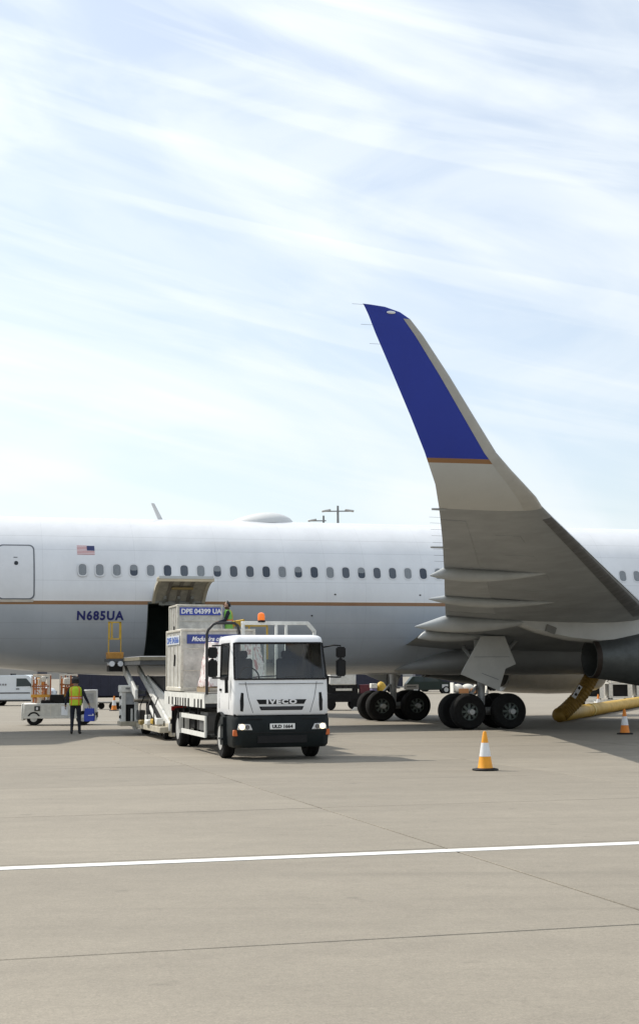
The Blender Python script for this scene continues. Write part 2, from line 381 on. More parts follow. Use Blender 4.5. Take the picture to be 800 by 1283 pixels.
# open cargo door
M_DIN = mat('door_lining', (.42, .39, .32), .6, var=.35, scale=5)
H = Vector((0, -2.52, 4.24)); E_ = Vector((0, -4.06, 4.95)); nrm = Vector((0, .41, .91))
def darc(u, off): p = H.lerp(E_, u) + nrm * (.17 * (1 - (2 * u - 1) ** 2) + off); return p
top = [[(a, *darc(u / 8, .05).yz) for u in range(9)] for a in (CA0 + .12, CA1 - .02)]
bot = [[(a, *darc(u / 8, -.05).yz) for u in range(9)] for a in (CA0 + .12, CA1 - .02)]
dm = MB(); dm.loft([top[0] + bot[0][::-1], top[1] + bot[1][::-1]])
CD = dm.build('cargo_door', [M_DOORG], AIR)
lin = MB(); q = [[(a, *darc(.06 + .88 * u / 8, -.058).yz) for u in range(9)] for a in (CA0 + .2, CA1 - .1)]; lin.loft(q, closed=False, caps=False)
lin.build('door_lining', M_DIN, CD, fix=False)
for k, a in enumerate((CA0 + .17, -10.2, -9.85, -9.5, CA1 - .07)):
    rb = MB(); wd = .05
    rb.loft([[(a - wd, *darc(.04 + .92 * u / 8, -.05).yz) for u in range(9)] + [(a - wd, *darc(.04 + .92 * (8 - u) / 8, -.12 if k in (0, 4) else -.10).yz) for u in range(9)],
             [(a + wd, *darc(.04 + .92 * u / 8, -.05).yz) for u in range(9)] + [(a + wd, *darc(.04 + .92 * (8 - u) / 8, -.12 if k in (0, 4) else -.10).yz) for u in range(9)]])
    rb.build('rib', mat('door_rib', (.52, .47, .36) if k in (0, 4) else (.30, .28, .24), .5) if k in (0, 4) else mat('door_rib_dark', (.2, .18, .15), .5), CD)
lip = MB(); p = darc(.965, -.07); lip.box((-9.82, p.y, p.z), (1.86, .07, .13)); lip.build('door_lip', mat('door_lip', (.55, .47, .33), .5), CD, bevel=.01)
hg = MB()
for a in (-10.3, -9.85, -9.4): hg.bar((a, -2.45, 4.14), (a, -2.95, 4.36), .09, .1)
hg.box((-9.85, -2.60, 4.18), (1.2, .08, .12)); hg.build('hinge', mat('hinge_grey', (.22, .22, .20), .5), CD)
lk = MB().box((-9.8, darc(.5, -.13).y, darc(.5, -.13).z), (.7, .22, .07)); lk.build('latch', mat('latch_yellow', (.24, .17, .05), .5), CD)
# passenger door
def rrect(w_, h_, r, n=5, seg=.16):
    ps = []
    for cx, cy, a0 in ((w_ / 2 - r, h_ / 2 - r, 0), (-w_ / 2 + r, h_ / 2 - r, 90), (-w_ / 2 + r, -h_ / 2 + r, 180), (w_ / 2 - r, -h_ / 2 + r, 270)):
        for k in range(n + 1):
            t = R(a0 + 90 * k / n); ps.append((cx + r * math.cos(t), cy + r * math.sin(t)))
    o_ = []
    for p, q in zip(ps, ps[1:] + ps[:1]):
        L = math.hypot(q[0] - p[0], q[1] - p[1]); m = max(1, int(L / seg))
        o_ += [(p[0] + (q[0] - p[0]) * k / m, p[1] + (q[1] - p[1]) * k / m) for k in range(m)]
    return o_
def patch_on_skin(ca, cz, outline, off, rows=1):
    """curved panel lying on the fuselage skin inside a rounded outline"""
    m = MB(); ring_out = [skin_pt(ca + u, cz + v, off) for u, v in outline]
    rings_ = [[skin_pt(ca + u * s, cz + v * s, off) for u, v in outline] for s in ([1, .75, .5, .25, .02] if rows > 1 else [1, .5, .02])]
    base = [skin_pt(ca + u, cz + v, -.01) for u, v in outline]
    m.loft([base] + rings_, caps=False); n = len(outline); o = len(m.v) - n; m.f.append(tuple(range(o, o + n))); m.m.append(0); return m
def ring_on_skin(ca, cz, o1, o2, off1, off2):
    m = MB(); m.loft([[skin_pt(ca + u, cz + v, -.01) for u, v in o1], [skin_pt(ca + u, cz + v, off1) for u, v in o1], [skin_pt(ca + u, cz + v, off1) for u, v in o2], [skin_pt(ca + u, cz + v, off2) for u, v in o2]], caps=False); return m
DA, DZ, DW, DH = -15.05, 5.19, 1.09, 1.72
PD = patch_on_skin(DA, DZ, rrect(DW, DH, .14), .014, 2).build('passenger_door', mat('door_white', (.70, .71, .73), .32, var=.05), AIR)
ring_on_skin(DA, DZ, rrect(DW + .09, DH + .09, .17), rrect(DW, DH, .14), .009, .006).build('door_seal', mat('seal_grey', (.13, .14, .16), .6), PD)
patch_on_skin(DA, DZ - DH / 2 - .08, rrect(DW + .02, .08, .02), .012).build('door_sill', M_BARE, PD)
patch_on_skin(DA, DZ + .28, rrect(.13, .13, .06), .022).build('door_window', mat('pane_dark', (.012, .016, .022), .12, var=0), PD)
patch_on_skin(DA - .02, DZ + .47, rrect(.13, .025, .01), .02).build('door_handle', mat('seal_grey', 0), PD)
# cabin windows
M_WFR = mat('window_frame', (.66, .67, .69), .35, var=.04)
panes = [mat('pane_open', (.045, .06, .085), .10, var=.1), mat('pane_shade', (.22, .24, .26), .25, var=.1), mat('pane_half', (.12, .135, .16), .16, var=.1), mat('pane_dim', (.085, .10, .125), .12, var=.1)]
WO, WI = rrect(.325, .455, .12, 3), rrect(.255, .375, .10, 3)
S0, WP, WZ = -12.932, .559, 5.269
state = {0: 1, 1: 1, 2: 1, 3: 2, 4: 1, 5: 0, 6: 3, 7: 1, 8: 2, 9: 3, 10: 3, 11: 0, 12: 1, 13: 2, 14: 0, 15: 1, 16: 3, 17: 2, 18: 3, 19: 3, 20: 1, 21: 0}
idx = list(range(0, 23)) + list(range(23, 34)) + [34.6 + k for k in range(14)]
wf_me = {}
for i in idx:
    ca = S0 + WP * i
    key = 'w'                                     # constant section: windows share one mesh, shifted along the cabin
    if key not in wf_me:
        fr = ring_on_skin(0, WZ, WO, WI, .012, .003).mesh('window', M_WFR)
        wf_me[key] = fr
        for s, pm in enumerate(panes): wf_me[s] = patch_on_skin(0, WZ, rrect(.262, .382, .103, 3), .004).mesh('pane', pm)
        wf_me['shade'] = patch_on_skin(0, WZ + .09, rrect(.25, .19, .07, 3), .0055).mesh('blind', panes[1])
    wo = link('window', wf_me[key], AIR); wo.location = (ca, 0, 0)
    s = state.get(i, random.choice((0, 3, 3, 1, 0)))
    link('pane', wf_me[0 if s == 2 else s], wo)
    if s == 2: link('blind', wf_me['shade'], wo)
# registration and flag
text_on('registration_lettering', 'N685UA', .31, 1.52, M_NAVY, AIR, lambda u, v, w_: skin_pt(-12.33 + u, 3.785 + v, .010 + w_ * .5), bold=.011, space=1.15)
def flag_mat():
    m = bpy.data.materials.new('flag_stripes'); m.use_nodes = True; t = m.node_tree; b = t.nodes['Principled BSDF']; b.inputs['Roughness'].default_value = .4
    c = t.nodes.new('ShaderNodeTexCoord'); s = t.nodes.new('ShaderNodeSeparateXYZ'); t.links.new(c.outputs['Object'], s.inputs[0])
    q = t.nodes.new('ShaderNodeMath'); q.operation = 'MULTIPLY_ADD'; q.inputs[1].default_value = 13 / .30 / 2; q.inputs[2].default_value = -(5.79 * 13 / .30 / 2) + .0; t.links.new(s.outputs['Z'], q.inputs[0])
    fr = t.nodes.new('ShaderNodeMath'); fr.operation = 'FRACT'; t.links.new(q.outputs[0], fr.inputs[0])
    gt = t.nodes.new('ShaderNodeMath'); gt.operation = 'GREATER_THAN'; gt.inputs[1].default_value = .5; t.links.new(fr.outputs[0], gt.inputs[0])
    x = t.nodes.new('ShaderNodeMix'); x.data_type = 'RGBA'; t.links.new(gt.outputs[0], x.inputs[0]); x.inputs[6].default_value = (.42, .05, .06, 1); x.inputs[7].default_value = (.75, .75, .75, 1)
    t.links.new(x.outputs[2], b.inputs['Base Color']); return m
FL = patch_on_skin(-12.80, 5.94, rrect(.57, .30, .005, 1), .008).build('flag_marking', flag_mat(), AIR)
patch_on_skin(-12.64, 6.0, rrect(.25, .165, .004, 1), .012).build('canton', mat('flag_blue', (.02, .03, .12), .4, var=0), FL)
# small service marks on the skin
for a, z in ((-1.35, 4.52), (-9.0 + 4.6, 4.52), (-5.2, 3.8)):
    patch_on_skin(a, z, rrect(.07, .05, .02, 2), .008).build('drain_port', M_DMET, AIR)
# dome and blade antennas on the crown
dome = MB(); rg = []
for k in range(17):
    u = k / 16; a = -7.45 + 2.25 * u
    h = .345 * (math.sin(math.pi * u ** 1.35)) ** .62 if 0 < u < 1 else .001
    wd = .62 * (math.sin(math.pi * u ** 1.2)) ** .55 if 0 < u < 1 else .001
    rg.append([(a, -max(wd, .003) * math.cos(t), 7.205 - .07 * math.cos(t) ** 2 + max(h, .003) * math.sin(t)) for t in [math.pi * j / 12 for j in range(13)]])
dome.loft(rg, closed=False, caps=False); dome.build('antenna_dome', mat('dome_white', (.62, .63, .63), .4, var=.05), AIR)
MB().prism([(-10.06, 7.18), (-9.88, 7.18), (-10.2, 7.78), (-10.32, 7.79)], 'y', -.03, .03).build('blade_antenna', mat('dome_white', 0), AIR, bevel=.01)
# belly fairing
bf = MB(); rg = []
for a, bw, zb, zt in ((-1.9, .7, 1.9, 2.1), (-1.4, 1.3, 1.84, 2.3), (-.6, 1.95, 1.79, 2.6), (.6, 2.4, 1.76, 2.9), (2, 2.64, 1.75, 3.2), (4, 2.78, 1.74, 3.4), (8, 2.74, 1.75, 3.4), (11, 2.4, 1.79, 3.0), (13, 1.4, 1.9, 2.2)):
    zc = (zb + zt) / 2; rg.append([(a, -bw * math.copysign(abs(math.sin(t)) ** .75, math.sin(t)), zc + (zt - zb) / 2 * math.copysign(abs(math.cos(t)) ** .75, math.cos(t))) for t in [2 * math.pi * k / 32 for k in range(32)]])
bf.loft(rg).build('belly_fairing', mat('fairing_paint', (.27, .28, .285), .4, var=.15, scale=1.2), AIR, angle=50)

# wings: stations (b, a_le, z_le, a_te, z_te, thickness ratio)
WS = [(0, 10.1, 2.95, -1.5, 2.62, .145), (2.5, 8.37, 3.13, -1.78, 2.87, .14), (5.2, 6.52, 3.40, -2.1, 3.25, .125), (8, 4.6, 3.68, -2.45, 3.60, .112), (12, 1.85, 4.08, -3.94, 4.0, .105), (16, -.9, 4.48, -5.42, 4.41, .10), (20, -3.65, 4.88, -6.92, 4.81, .10), (22.6, -5.44, 5.14, -7.92, 5.06, .10),
      (23.45, -6.02, 5.235, -8.25, 5.155, .10)]
WL = [(23.45, -6.02, 5.235, -8.25, 5.155, .10), (23.95, -6.36, 5.36, -8.46, 5.27, .10), (24.32, -6.78, 5.58, -8.64, 5.52, .095), (24.55, -7.15, 5.82, -8.82, 5.78, .09), (24.72, -7.52, 6.12, -8.99, 6.08, .085), (24.92, -8.03, 6.75, -9.33, 6.72, .08), (25.12, -8.61, 7.5, -9.74, 7.48, .08), (25.30, -9.20, 8.22, -10.14, 8.22, .075), (25.37, -9.47, 8.50, -10.29, 8.53, .07), (25.39, -9.68, 8.62, -10.36, 8.66, .06), (25.41, -9.98, 8.70, -10.40, 8.72, .05), (25.415, -10.25, 8.725, -10.42, 8.735, .03)]
def tangent(T, i):
    p, q = T[max(i - 1, 0)], T[min(i + 1, len(T) - 1)]; d = Vector((q[0] - p[0], (q[2] + q[4]) / 2 - (p[2] + p[4]) / 2)); return d.normalized()
XS = [0, .006, .02, .05, .10, .18, .30, .42, .55, .70, .82, .92, 1.0]
def th_(x): return 5 * (.2969 * math.sqrt(x) - .126 * x - .3516 * x * x + .2843 * x ** 3 - .1036 * x ** 4)
def sec_pt(S, tg, x, side, off=0.0, sd=1):
    """x along chord 0..1, side +1 upper / -1 lower; off pushes away from the surface"""
    b, al, zl, at, zt, tr = S; ch = al - at
    n = Vector((-tg.y, tg.x)); t = th_(x) * tr * ch * (1.0 if side > 0 else .85)
    camber = .012 * ch * math.sin(math.pi * x) * (1 if side > 0 else .6)
    d = side * (t + off) + camber
    return (al + (at - al) * x, -sd * (b + n.x * d), zl + (zt - zl) * x + n.y * d)
def wing_loft(T, T_all, i_off, sd, x0=0.0, x1=1.0, both=True, off=0.0):
    rings = []
    for i, S in enumerate(T):
        tg = tangent(T_all, i + i_off)
        xs_ = [x for x in XS if x0 - 1e-6 <= x <= x1 + 1e-6]
        up = [sec_pt(S, tg, x, 1, off, sd) for x in xs_]; lo_ = [sec_pt(S, tg, x, -1, off, sd) for x in xs_]
        rings.append(up[::-1] + lo_[1:] if x0 == 0 else up[::-1] + lo_)
    return rings
def lerpS(b):
    for p, q in zip(WS, WS[1:]):
        if p[0] <= b <= q[0]:
            u = (b - p[0]) / (q[0] - p[0]); return tuple(x + (y - x) * u for x, y in zip(p, q))
M_WL = zbands('winglet_paint', [(-9, (.42, .425, .41)), (5.90, (.25, .125, .05)), (5.985, (.008, .030, .31))], .5, var=.06, scale=2.5)
M_SLAT = mat('slat_dark', (.10, .10, .10), .5, .2, var=.25)
M_FLAP = mat('flap_grey', (.29, .305, .31), .45, var=.2, scale=1.4)
ALLS = WS + WL[1:]
def surf_panel(b0, b1, x0, x1, off, sd, side=-1, nb=6, nx=5, thick=.01):
    m = MB(); R1 = []; R0 = []
    for i in range(nb + 1):
        S = lerpS(b0 + (b1 - b0) * i / nb); tg = Vector((1, .1)).normalized()
        if S[0] > 22.6: tg = tangent(WS, min(range(len(WS)), key=lambda q_: abs(WS[q_][0] - S[0])))
        R1.append([sec_pt(S, tg, x0 + (x1 - x0) * k / nx, side, off, sd) for k in range(nx + 1)]); R0.append([sec_pt(S, tg, x0 + (x1 - x0) * k / nx, side, off - thick, sd) for k in range(nx + 1)])
    m.loft([a_ + b_[::-1] for a_, b_ in zip(R1, R0)]); return m
for sd in (1, -1):
    WG = MB().loft(wing_loft(WS, ALLS, 0, sd)).build('wing', M_GREY, AIR, angle=50)
    wl = MB().loft(wing_loft(WL, ALLS, len(WS) - 1, sd)).build('winglet', M_WL, AIR, angle=50)
    le = MB(); rr_ = wing_loft([s for s in WL[:-3]], ALLS, len(WS) - 1, sd, 0, .18, off=.004)
    le.loft(rr_, closed=False, caps=False).build('leading_edge', M_BARE if False else mat('leading_edge_grey', (.38, .375, .35), .4, .1, var=.15), wl, fix=False)
    if sd > 0:
        MB().ball((-9.86, -25.41, 8.60), (.09, .02, .03), 10, 6).build('position_light', mat('lamp_clear', (.7, .72, .75), .15, var=0), wl)
    # slats, flaps and aileron lie on the lower surface as panels of their own
    for (b0, b1) in ((9.0, 12.4), (12.44, 15.8), (15.84, 19.2), (19.24, 22.6)):
        surf_panel(b0, b1, .0, .08, .012, sd).build('slat', M_SLAT, WG)
        surf_panel(b0, b1, .0, .05, .012, sd, side=1, nx=4).build('slat_nose', mat('slat_nose', (.62, .62, .62), .3, .5, var=.1), WG)
    surf_panel(3.0, 6.9, .78, 1.0, .012, sd).build('flap', M_FLAP, WG)
    surf_panel(9.2, 16.6, .76, 1.0, .010, sd, nb=8).build('flap', M_FLAP, WG)
    surf_panel(16.9, 22.4, .78, 1.0, .008, sd).build('aileron', M_GREY, WG)
    surf_panel(7.0, 9.1, .72, 1.0, .008, sd).build('aileron', M_GREY, WG)
    for (b0, x0) in ((10.5, .3), (13.0, .3), (15.5, .3), (18, .3), (20.3, .3)):
        surf_panel(b0, b0 + .75, x0 + .08, x0 + .28, .006, sd, nb=2, nx=2).build('access_panel', M_GREY, WG)
    # flap track fairings: tail point (a, b, z), nose a
    for (a0, b, z0, a1, wd, dp) in ((-5.98, 16.5, 4.28, -2.85, .20, .30), (-4.42, 12.0, 3.93, -.6, .23, .34), (-3.45, 8.0, 3.28, .55, .27, .40), (-2.32, 5.0, 3.0, .4, .20, .26)):
        rings = []; L = a1 - a0; S = lerpS(b); tg0 = Vector((1, .1)).normalized()
        zn = sec_pt(S, tg0, min(1, (S[1] - a1) / (S[1] - S[3])), -1)[2]
        zte = S[4]
        for k in range(19):
            u = k / 18; a = a0 + L * u
            env = max(.03, math.sin(math.pi * u ** .8) ** .8 if 0 < u < 1 else .03)
            if a > S[3]: ztop = sec_pt(S, tg0, (S[1] - a) / (S[1] - S[3]), -1)[2] + .04
            else: ztop = z0 + (zte + .02 - z0) * (a - a0) / (S[3] - a0)
            base = z0 + (zn - z0) * u
            zbot = min(base - dp * .62 * env, ztop - .03)
            zc = (ztop + zbot) / 2; hh = (ztop - zbot) / 2
            rings.append([(a, -sd * (b + wd * env * math.sin(t)), zc + hh * math.cos(t)) for t in [2 * math.pi * j / 14 for j in range(14)]])
        MB().loft(rings).build('flap_fairing', M_LGREY, AIR, angle=60)
    # engine: core nozzle, cowls, pylon
    EB = 7.9; EZ = 2.33
    EN = MB().lathe([(1.06, 5.85), (1.30, 5.8), (1.37, 6.6), (1.42, 8.0), (1.40, 9.4), (1.30, 10.1), (1.20, 10.3), (1.12, 10.15), (1.10, 9.0), (.95, 8.9)], 40, (0, -sd * EB, EZ), 'x', caps=False).build('engine', mat('cowl_grey', (.40, .39, .365), .4, .1, var=.15), AIR, angle=50)
    MB().lathe([(.50, 3.2), (.56, 2.40), (.60, 2.41), (.70, 3.1), (.86, 4.0), (.98, 5.0), (1.04, 5.9), (1.0, 6.5)], 36, (0, -sd * EB, EZ - .06), 'x', caps=False).build('core_cowl', M_EXH, EN)
    MB().lathe([(.02, 2.75), (.14, 2.8), (.30, 3.0), (.42, 3.5)], 24, (0, -sd * EB, EZ - .06), 'x').build('exhaust_plug', M_DMET, EN)
    MB().lathe([(.545, 3.1), (.1, 3.12)], 24, (0, -sd * EB, EZ - .06), 'x').build('nozzle_inner', M_DMET, EN)
    MB().lathe([(.605, 2.395), (.615, 2.42), (.625, 2.62), (.60, 2.62)], 36, (0, -sd * EB, EZ - .06), 'x', caps=False).build('nozzle_rim', mat('nozzle_burnt', (.035, .024, .018), .6, .4, var=.3), EN)
    MB().lathe([(1.1, 8.9), (.3, 8.85), (.25, 9.3), (.02, 9.6)], 36, (0, -sd * EB, EZ), 'x').build('fan', M_DMET, EN)
    py = MB(); rings = []
    for a, hw, zt, zb in ((-.78, .02, 3.62, 3.58), (-.3, .14, 3.6, 3.40), (.6, .27, 3.55, 3.08), (1.6, .34, 3.6, 2.86), (2.6, .36, 3.65, 2.76), (3.6, .36, 3.75, 2.82), (5.0, .34, 3.9, 2.9), (7.0, .28, 3.75, 3.2), (9.0, .05, 3.6, 3.5)):
        rings.append([(a, -sd * (EB + x), z) for x, z in ((hw * .6, zb), (hw, zb + .08 * (zt > zb + .1)), (hw, zt), (-hw, zt), (-hw, zb + .08 * (zt > zb + .1)), (-hw * .6, zb))])
    PY = py.loft(rings).build('pylon', mat('pylon_grey', (.43, .435, .42), .4, var=.14, scale=2), AIR, angle=35)
    MB().box((.95, -sd * (EB + .33), 3.18), (.34, .03, .22), Matrix.Rotation(R(20), 3, 'Y')).build('access_panel', mat('vent_grey', (.16, .16, .15), .6), PY)
    # main landing gear
    GR = MB().tube([(0, -sd * 4.65, .58), (0, -sd * 4.65, 1.3), (0, -sd * 4.62, 1.9), (0, -sd * 4.5, 3.1)], [.10, .13, .17, .18], 14).build('landing_gear', M_STRUT, AIR)
    MB().tube([(-.98, -sd * 4.65, .57), (-.71, -sd * 4.65, .585), (.71, -sd * 4.65, .585), (.98, -sd * 4.65, .57)], [.09, .13, .13, .09], 12).build('bogie_beam', M_STRUT, GR)
    MB().tube([(0, -sd * 4.6, 2.0), (0, -sd * 3.1, 2.7)], .08, 10).tube([(.1, -sd * 4.6, 1.7), (1.5, -sd * 4.3, 3.0)], .07, 10).build('side_brace', M_STRUT, GR)
    MB().bar((-.14, -sd * 4.65, .75), (-.46, -sd * 4.65, 1.05), .2, .05).bar((-.46, -sd * 4.65, 1.05), (-.14, -sd * 4.65, 1.4), .2, .05).build('torque_link', M_STRUT, GR)
    MB().tube([(-.2, -sd * 4.78, 1.9), (-.22, -sd * 4.8, 1.2), (-.5, -sd * 4.75, .8)], .02, 6).tube([(.15, -sd * 4.82, 1.9), (.16, -sd * 4.84, 1.1), (.5, -sd * 4.75, .75)], .018, 6).build('brake_hose', M_BLACK, GR)
    for a in (-.71, .71):
        MB().lathe([(.09, -1.0), (.09, 1.0)], 12, (a, -sd * 4.65, .58), 'y').build('axle', M_STRUT, GR)
        for e in (-.57, .57):
            y = -sd * 4.65 + e
            MB().lathe([(.27, -.19), (.40, -.215), (.52, -.205), (.57, -.15), (.585, -.09), (.578, -.085), (.578, -.06), (.585, -.055), (.585, .055), (.578, .06), (.578, .085), (.585, .09), (.57, .15), (.52, .205), (.40, .215), (.27, .19)], 40, (a, y, .583), 'y', caps=False).build('tyre', M_RUBBER, GR, angle=30)
            hb = MB().lathe([(.255, -.16), (.285, -.20), (.285, .20), (.255, .16)], 28, (a, y, .583), 'y', mi=0, caps=False)
            hb.lathe([(.27, -.10), (.27, .10)], 24, (a, y, .583), 'y', mi=1)
            hb.lathe([(.085, -.215), (.10, -.20), (.10, .20), (.085, .215)], 16, (a, y, .583), 'y', mi=0)
            for k in range(8):
                t = 2 * math.pi * k / 8; c_, s_ = math.cos(t), math.sin(t)
                for ey in (-.13, .13): hb.bar((a + .09 * c_, y + ey, .583 + .09 * s_), (a + .265 * c_, y + ey, .583 + .265 * s_), .07, .06, mi=0, up=(0, 1, 0))
            hb.build('wheel_hub', [M_HUB, M_BLACK], GR)
    # outer gear door hanging beside the strut
    poly = [(-.25, 3.04), (.59, 3.04), (.97, 2.12), (.60, 1.97), (.35, 1.25), (-.97, 1.80), (-.88, 1.97)]
    gd = MB().prism(poly, 'y', -sd * 5.32 - .025, -sd * 5.32 + .025)
    gd.build('gear_door', M_DOORG, GR, bevel=.008)
    MB().box((.12, -sd * 5.35, 2.36), (1.25, .012, .012)).box((.05, -sd * 5.35, 1.72), (.62, .014, .014), Matrix.Rotation(R(20), 3, 'Y')).build('door_seam', mat('seal_grey', 0), GR)
    MB().bar((-.1, -sd * 4.7, 2.4), (-.1, -sd * 5.31, 2.3), .06).build('door_link', M_STRUT, GR); MB().bar((.3, -sd * 4.6, 1.7), (.2, -sd * 5.31, 1.7), .05).build('door_link', M_STRUT, GR)
    if sd < 0:
        MB().box((.50, 3.95, 1.30), (.60, .03, .19)).build('placard', mat('placard_white', (.8, .8, .8), .5, var=.03), GR)
        MB().bar((.05, 4.62, 1.30), (.30, 3.96, 1.30), .05).build('placard_bracket', M_STRUT, GR)
        MB().box((.50, 3.932, 1.305), (.38, .006, .04)).build('placard_mark', mat('grey_print', (.2, .2, .21), .5), GR)
    # trailing-edge discharge wicks
    for b in (17.4, 18.2, 19.0, 19.8, 20.6, 21.3, 22.0, 22.6):
        S = lerpS(b); MB().tube([(S[3] + .03, -sd * b, S[4]), (S[3] - .24, -sd * b, S[4] + .005)], .0028, 5).build('static_wick', M_DMET, WG)
    for (b, z, a) in ((25.41, 8.72, -10.4), (25.33, 8.36, -10.21), (25.25, 8.02, -10.02)):
        MB().tube([(a + .02, -sd * b, z), (a - .22, -sd * b, z + .0)], .003, 5).build('static_wick', M_DMET, wl)
    for (b, ln_) in ((23.4, .16), (19.3, .30)):
        S = lerpS(b); MB().tube([(S[3] + .15, -sd * b, S[4] - .01), (S[3] - ln_, -sd * b, S[4] - .01)], [.03, .022], 8).build('trailing_tube', M_STRUT, WG)
# tail surfaces
def slab_wing(T, name, vertical=False, sd=1):
    rings = []
    for (s, al, at, o, tr) in T:
        ch = al - at; up = [(al + (at - al) * x, th_(x) * tr * ch) for x in XS]
        pts = up[::-1] + [(x, -t) for x, t in up[1:]]
        rings.append([(x, t, s) if vertical else (x, -sd * s, o + t) for x, t in pts])
    MB().loft(rings).build(name, mat('tail_white', (.6, .61, .62), .35) if not vertical else mat('tail_blue', (.02, .03, .2), .35), AIR, angle=50)
slab_wing([(6.2, -15.6, -24.8, 0, .10), (7.6, -17.3, -25.2, 0, .10), (15.9, -24.6, -28.1, 0, .10)], 'tail_fin', True)
for sd in (1, -1): slab_wing([(.8, -20.0, -26.3, 5.75, .10), (9.3, -25.6, -28.0, 6.75, .10)], 'tailplane', False, sd)
ng = MB().tube([(22.7, 0, .5), (22.7, 0, 2.4)], [.09, .14], 12).build('landing_gear', M_STRUT, AIR)
for e in (-.3, .3): MB().lathe([(.2, -.16), (.42, -.15), (.47, -.08), (.47, .08), (.42, .15), (.2, .16)], 28, (22.7, e, .468), 'y').build('tyre', M_RUBBER, ng)
MB().lathe([(.06, -.4), (.06, .4)], 10, (22.7, 0, .468), 'y').build('axle', M_STRUT, ng)

# ------------------------------------------------------------------ flatbed truck (local: x to its left-hand side, y rearwards, front axle at y = 0)
M_CAB = mat('cab_white', (.79, .80, .81), .3, var=.07, scale=2.5, coat=.3)
M_BUMP = mat('bumper_dark', (.009, .013, .014), .55, var=.25, scale=5, spec=.2)
M_CHAS = mat('chassis_black', (.014, .014, .015), .75, var=.3, scale=5, spec=.2)
M_WGUARD = mat('guard_white', (.70, .70, .66), .5, var=.2, scale=6)
M_GLASS = glass_mat('clear_glass', (.80, .85, .85))
M_INT = mat('cab_interior', (.10, .105, .11), .8, var=.2)
TR = thing('flatbed_truck', 'white flatbed cargo truck with black bumper and amber roof beacon carrying containers', 'truck', PW(-10.51, 18.2), TH - .012)
CABR = [(.98, -1.27, 1.06, .62), (1.02, -1.30, 1.07, .62), (1.35, -1.295, 1.07, .62), (1.76, -1.265, 1.065, .62), (2.12, -1.15, 1.055, .62), (2.55, -1.03, 1.035, .61), (2.62, -1.0, 1.03, .60), (2.68, -.95, 1.015, .59), (2.715, -.86, .98, .55), (2.735, -.7, .90, .48)]
def cab_ring(z, yf, hw, yb, inset=0.0):
    hw -= inset; yf += inset; yb -= inset; r = .13
    pts = [(-hw + .06, yb), (-hw, yb - .06), (-hw, .16), (-hw, -.12), (-hw, -.72), (-hw, yf + r)]
    for k in (1, 2, 3): t = math.pi / 2 * k / 4; pts.append((-hw + r - r * math.cos(t), yf + r - r * math.sin(t)))
    pts += [(-hw + r, yf)] + [(x, yf) for x in (-.5, 0, .5)] + [(hw - r, yf)]
    for k in (3, 2, 1): t = math.pi / 2 * k / 4; pts.append((hw - r + r * math.cos(t), yf + r - r * math.sin(t)))
    pts += [(hw, yf + r), (hw, -.72), (hw, -.12), (hw, .16), (hw, yb - .06), (hw - .06, yb), (.55, yb), (0.0, yb), (-.55, yb)]
    return [(x, y, z) for x, y in pts]
NR = len(cab_ring(1, -1, 1, .6))
FRONT = list(range(8, 14)); LWIN = [3]; RWIN = [18]; REARW = [23, 24]
def cab_hole(i, k):
    if i in (3, 4) and k in range(7, 15): return True
    if i in (3, 4) and k in (2, 3, 18, 19): return True
    if i in (3, 4) and k in (23, 24): return True
    return False
cb = MB().loft([cab_ring(*c) for c in CABR], skip=cab_hole)
CAB = cb.build('cab', M_CAB, TR, angle=40)
MB().loft([cab_ring(z, yf, hw, yb, .03) for z, yf, hw, yb in CABR[:-1]], skip=cab_hole).build('cab_lining', M_INT, CAB)
def cab_patch(i0, i1, ks, off, name, m, parent, steps=4):
    rs = []
    for i in range(i0, i1 + 1):
        a_ = cab_ring(*CABR[i], inset=-off); rs.append([a_[k] for k in ks])
    return MB().loft(rs, closed=False, caps=False).build(name, m, parent, fix=False)
WSH = cab_patch(3, 5, list(range(7, 16)), .004, 'windscreen', M_GLASS, CAB)
cab_patch(3, 5, [2, 3, 4], .002, 'side_window', M_GLASS, CAB); cab_patch(3, 5, [18, 19, 20], .002, 'side_window', M_GLASS, CAB)
cab_patch(3, 5, [23, 24, 25], .002, 'rear_window', M_GLASS, CAB)
def edge_strip(ks, i0, i1, name, rr, m, parent):
    lo_ = [Vector(cab_ring(*CABR[i0], inset=-.004)[k]) for k in ks]; hi = [Vector(cab_ring(*CABR[i1], inset=-.004)[k]) for k in ks]
    mid = Vector(cab_ring(*CABR[i0 + 1], inset=-.004)[ks[0]]), Vector(cab_ring(*CABR[i0 + 1], inset=-.004)[ks[-1]])
    path = lo_ + [mid[1]] + hi[::-1] + [mid[0], lo_[0]]
    MB().tube(path, rr, 6, cap=False).build(name, m, parent)
edge_strip(list(range(7, 16)), 3, 5, 'windscreen_seal', .022, M_BLACK, CAB)
edge_strip([2, 3, 4], 3, 5, 'window_seal', .018, M_BLACK, CAB); edge_strip([18, 19, 20], 3, 5, 'window_seal', .018, M_BLACK, CAB)
MB().bar((-.62, -1.19, 1.80), (-.05, -1.175, 1.83), .02, .025).bar((.1, -1.175, 1.80), (.66, -1.165, 1.83), .02, .025).build('wiper', M_BLACK, WSH)
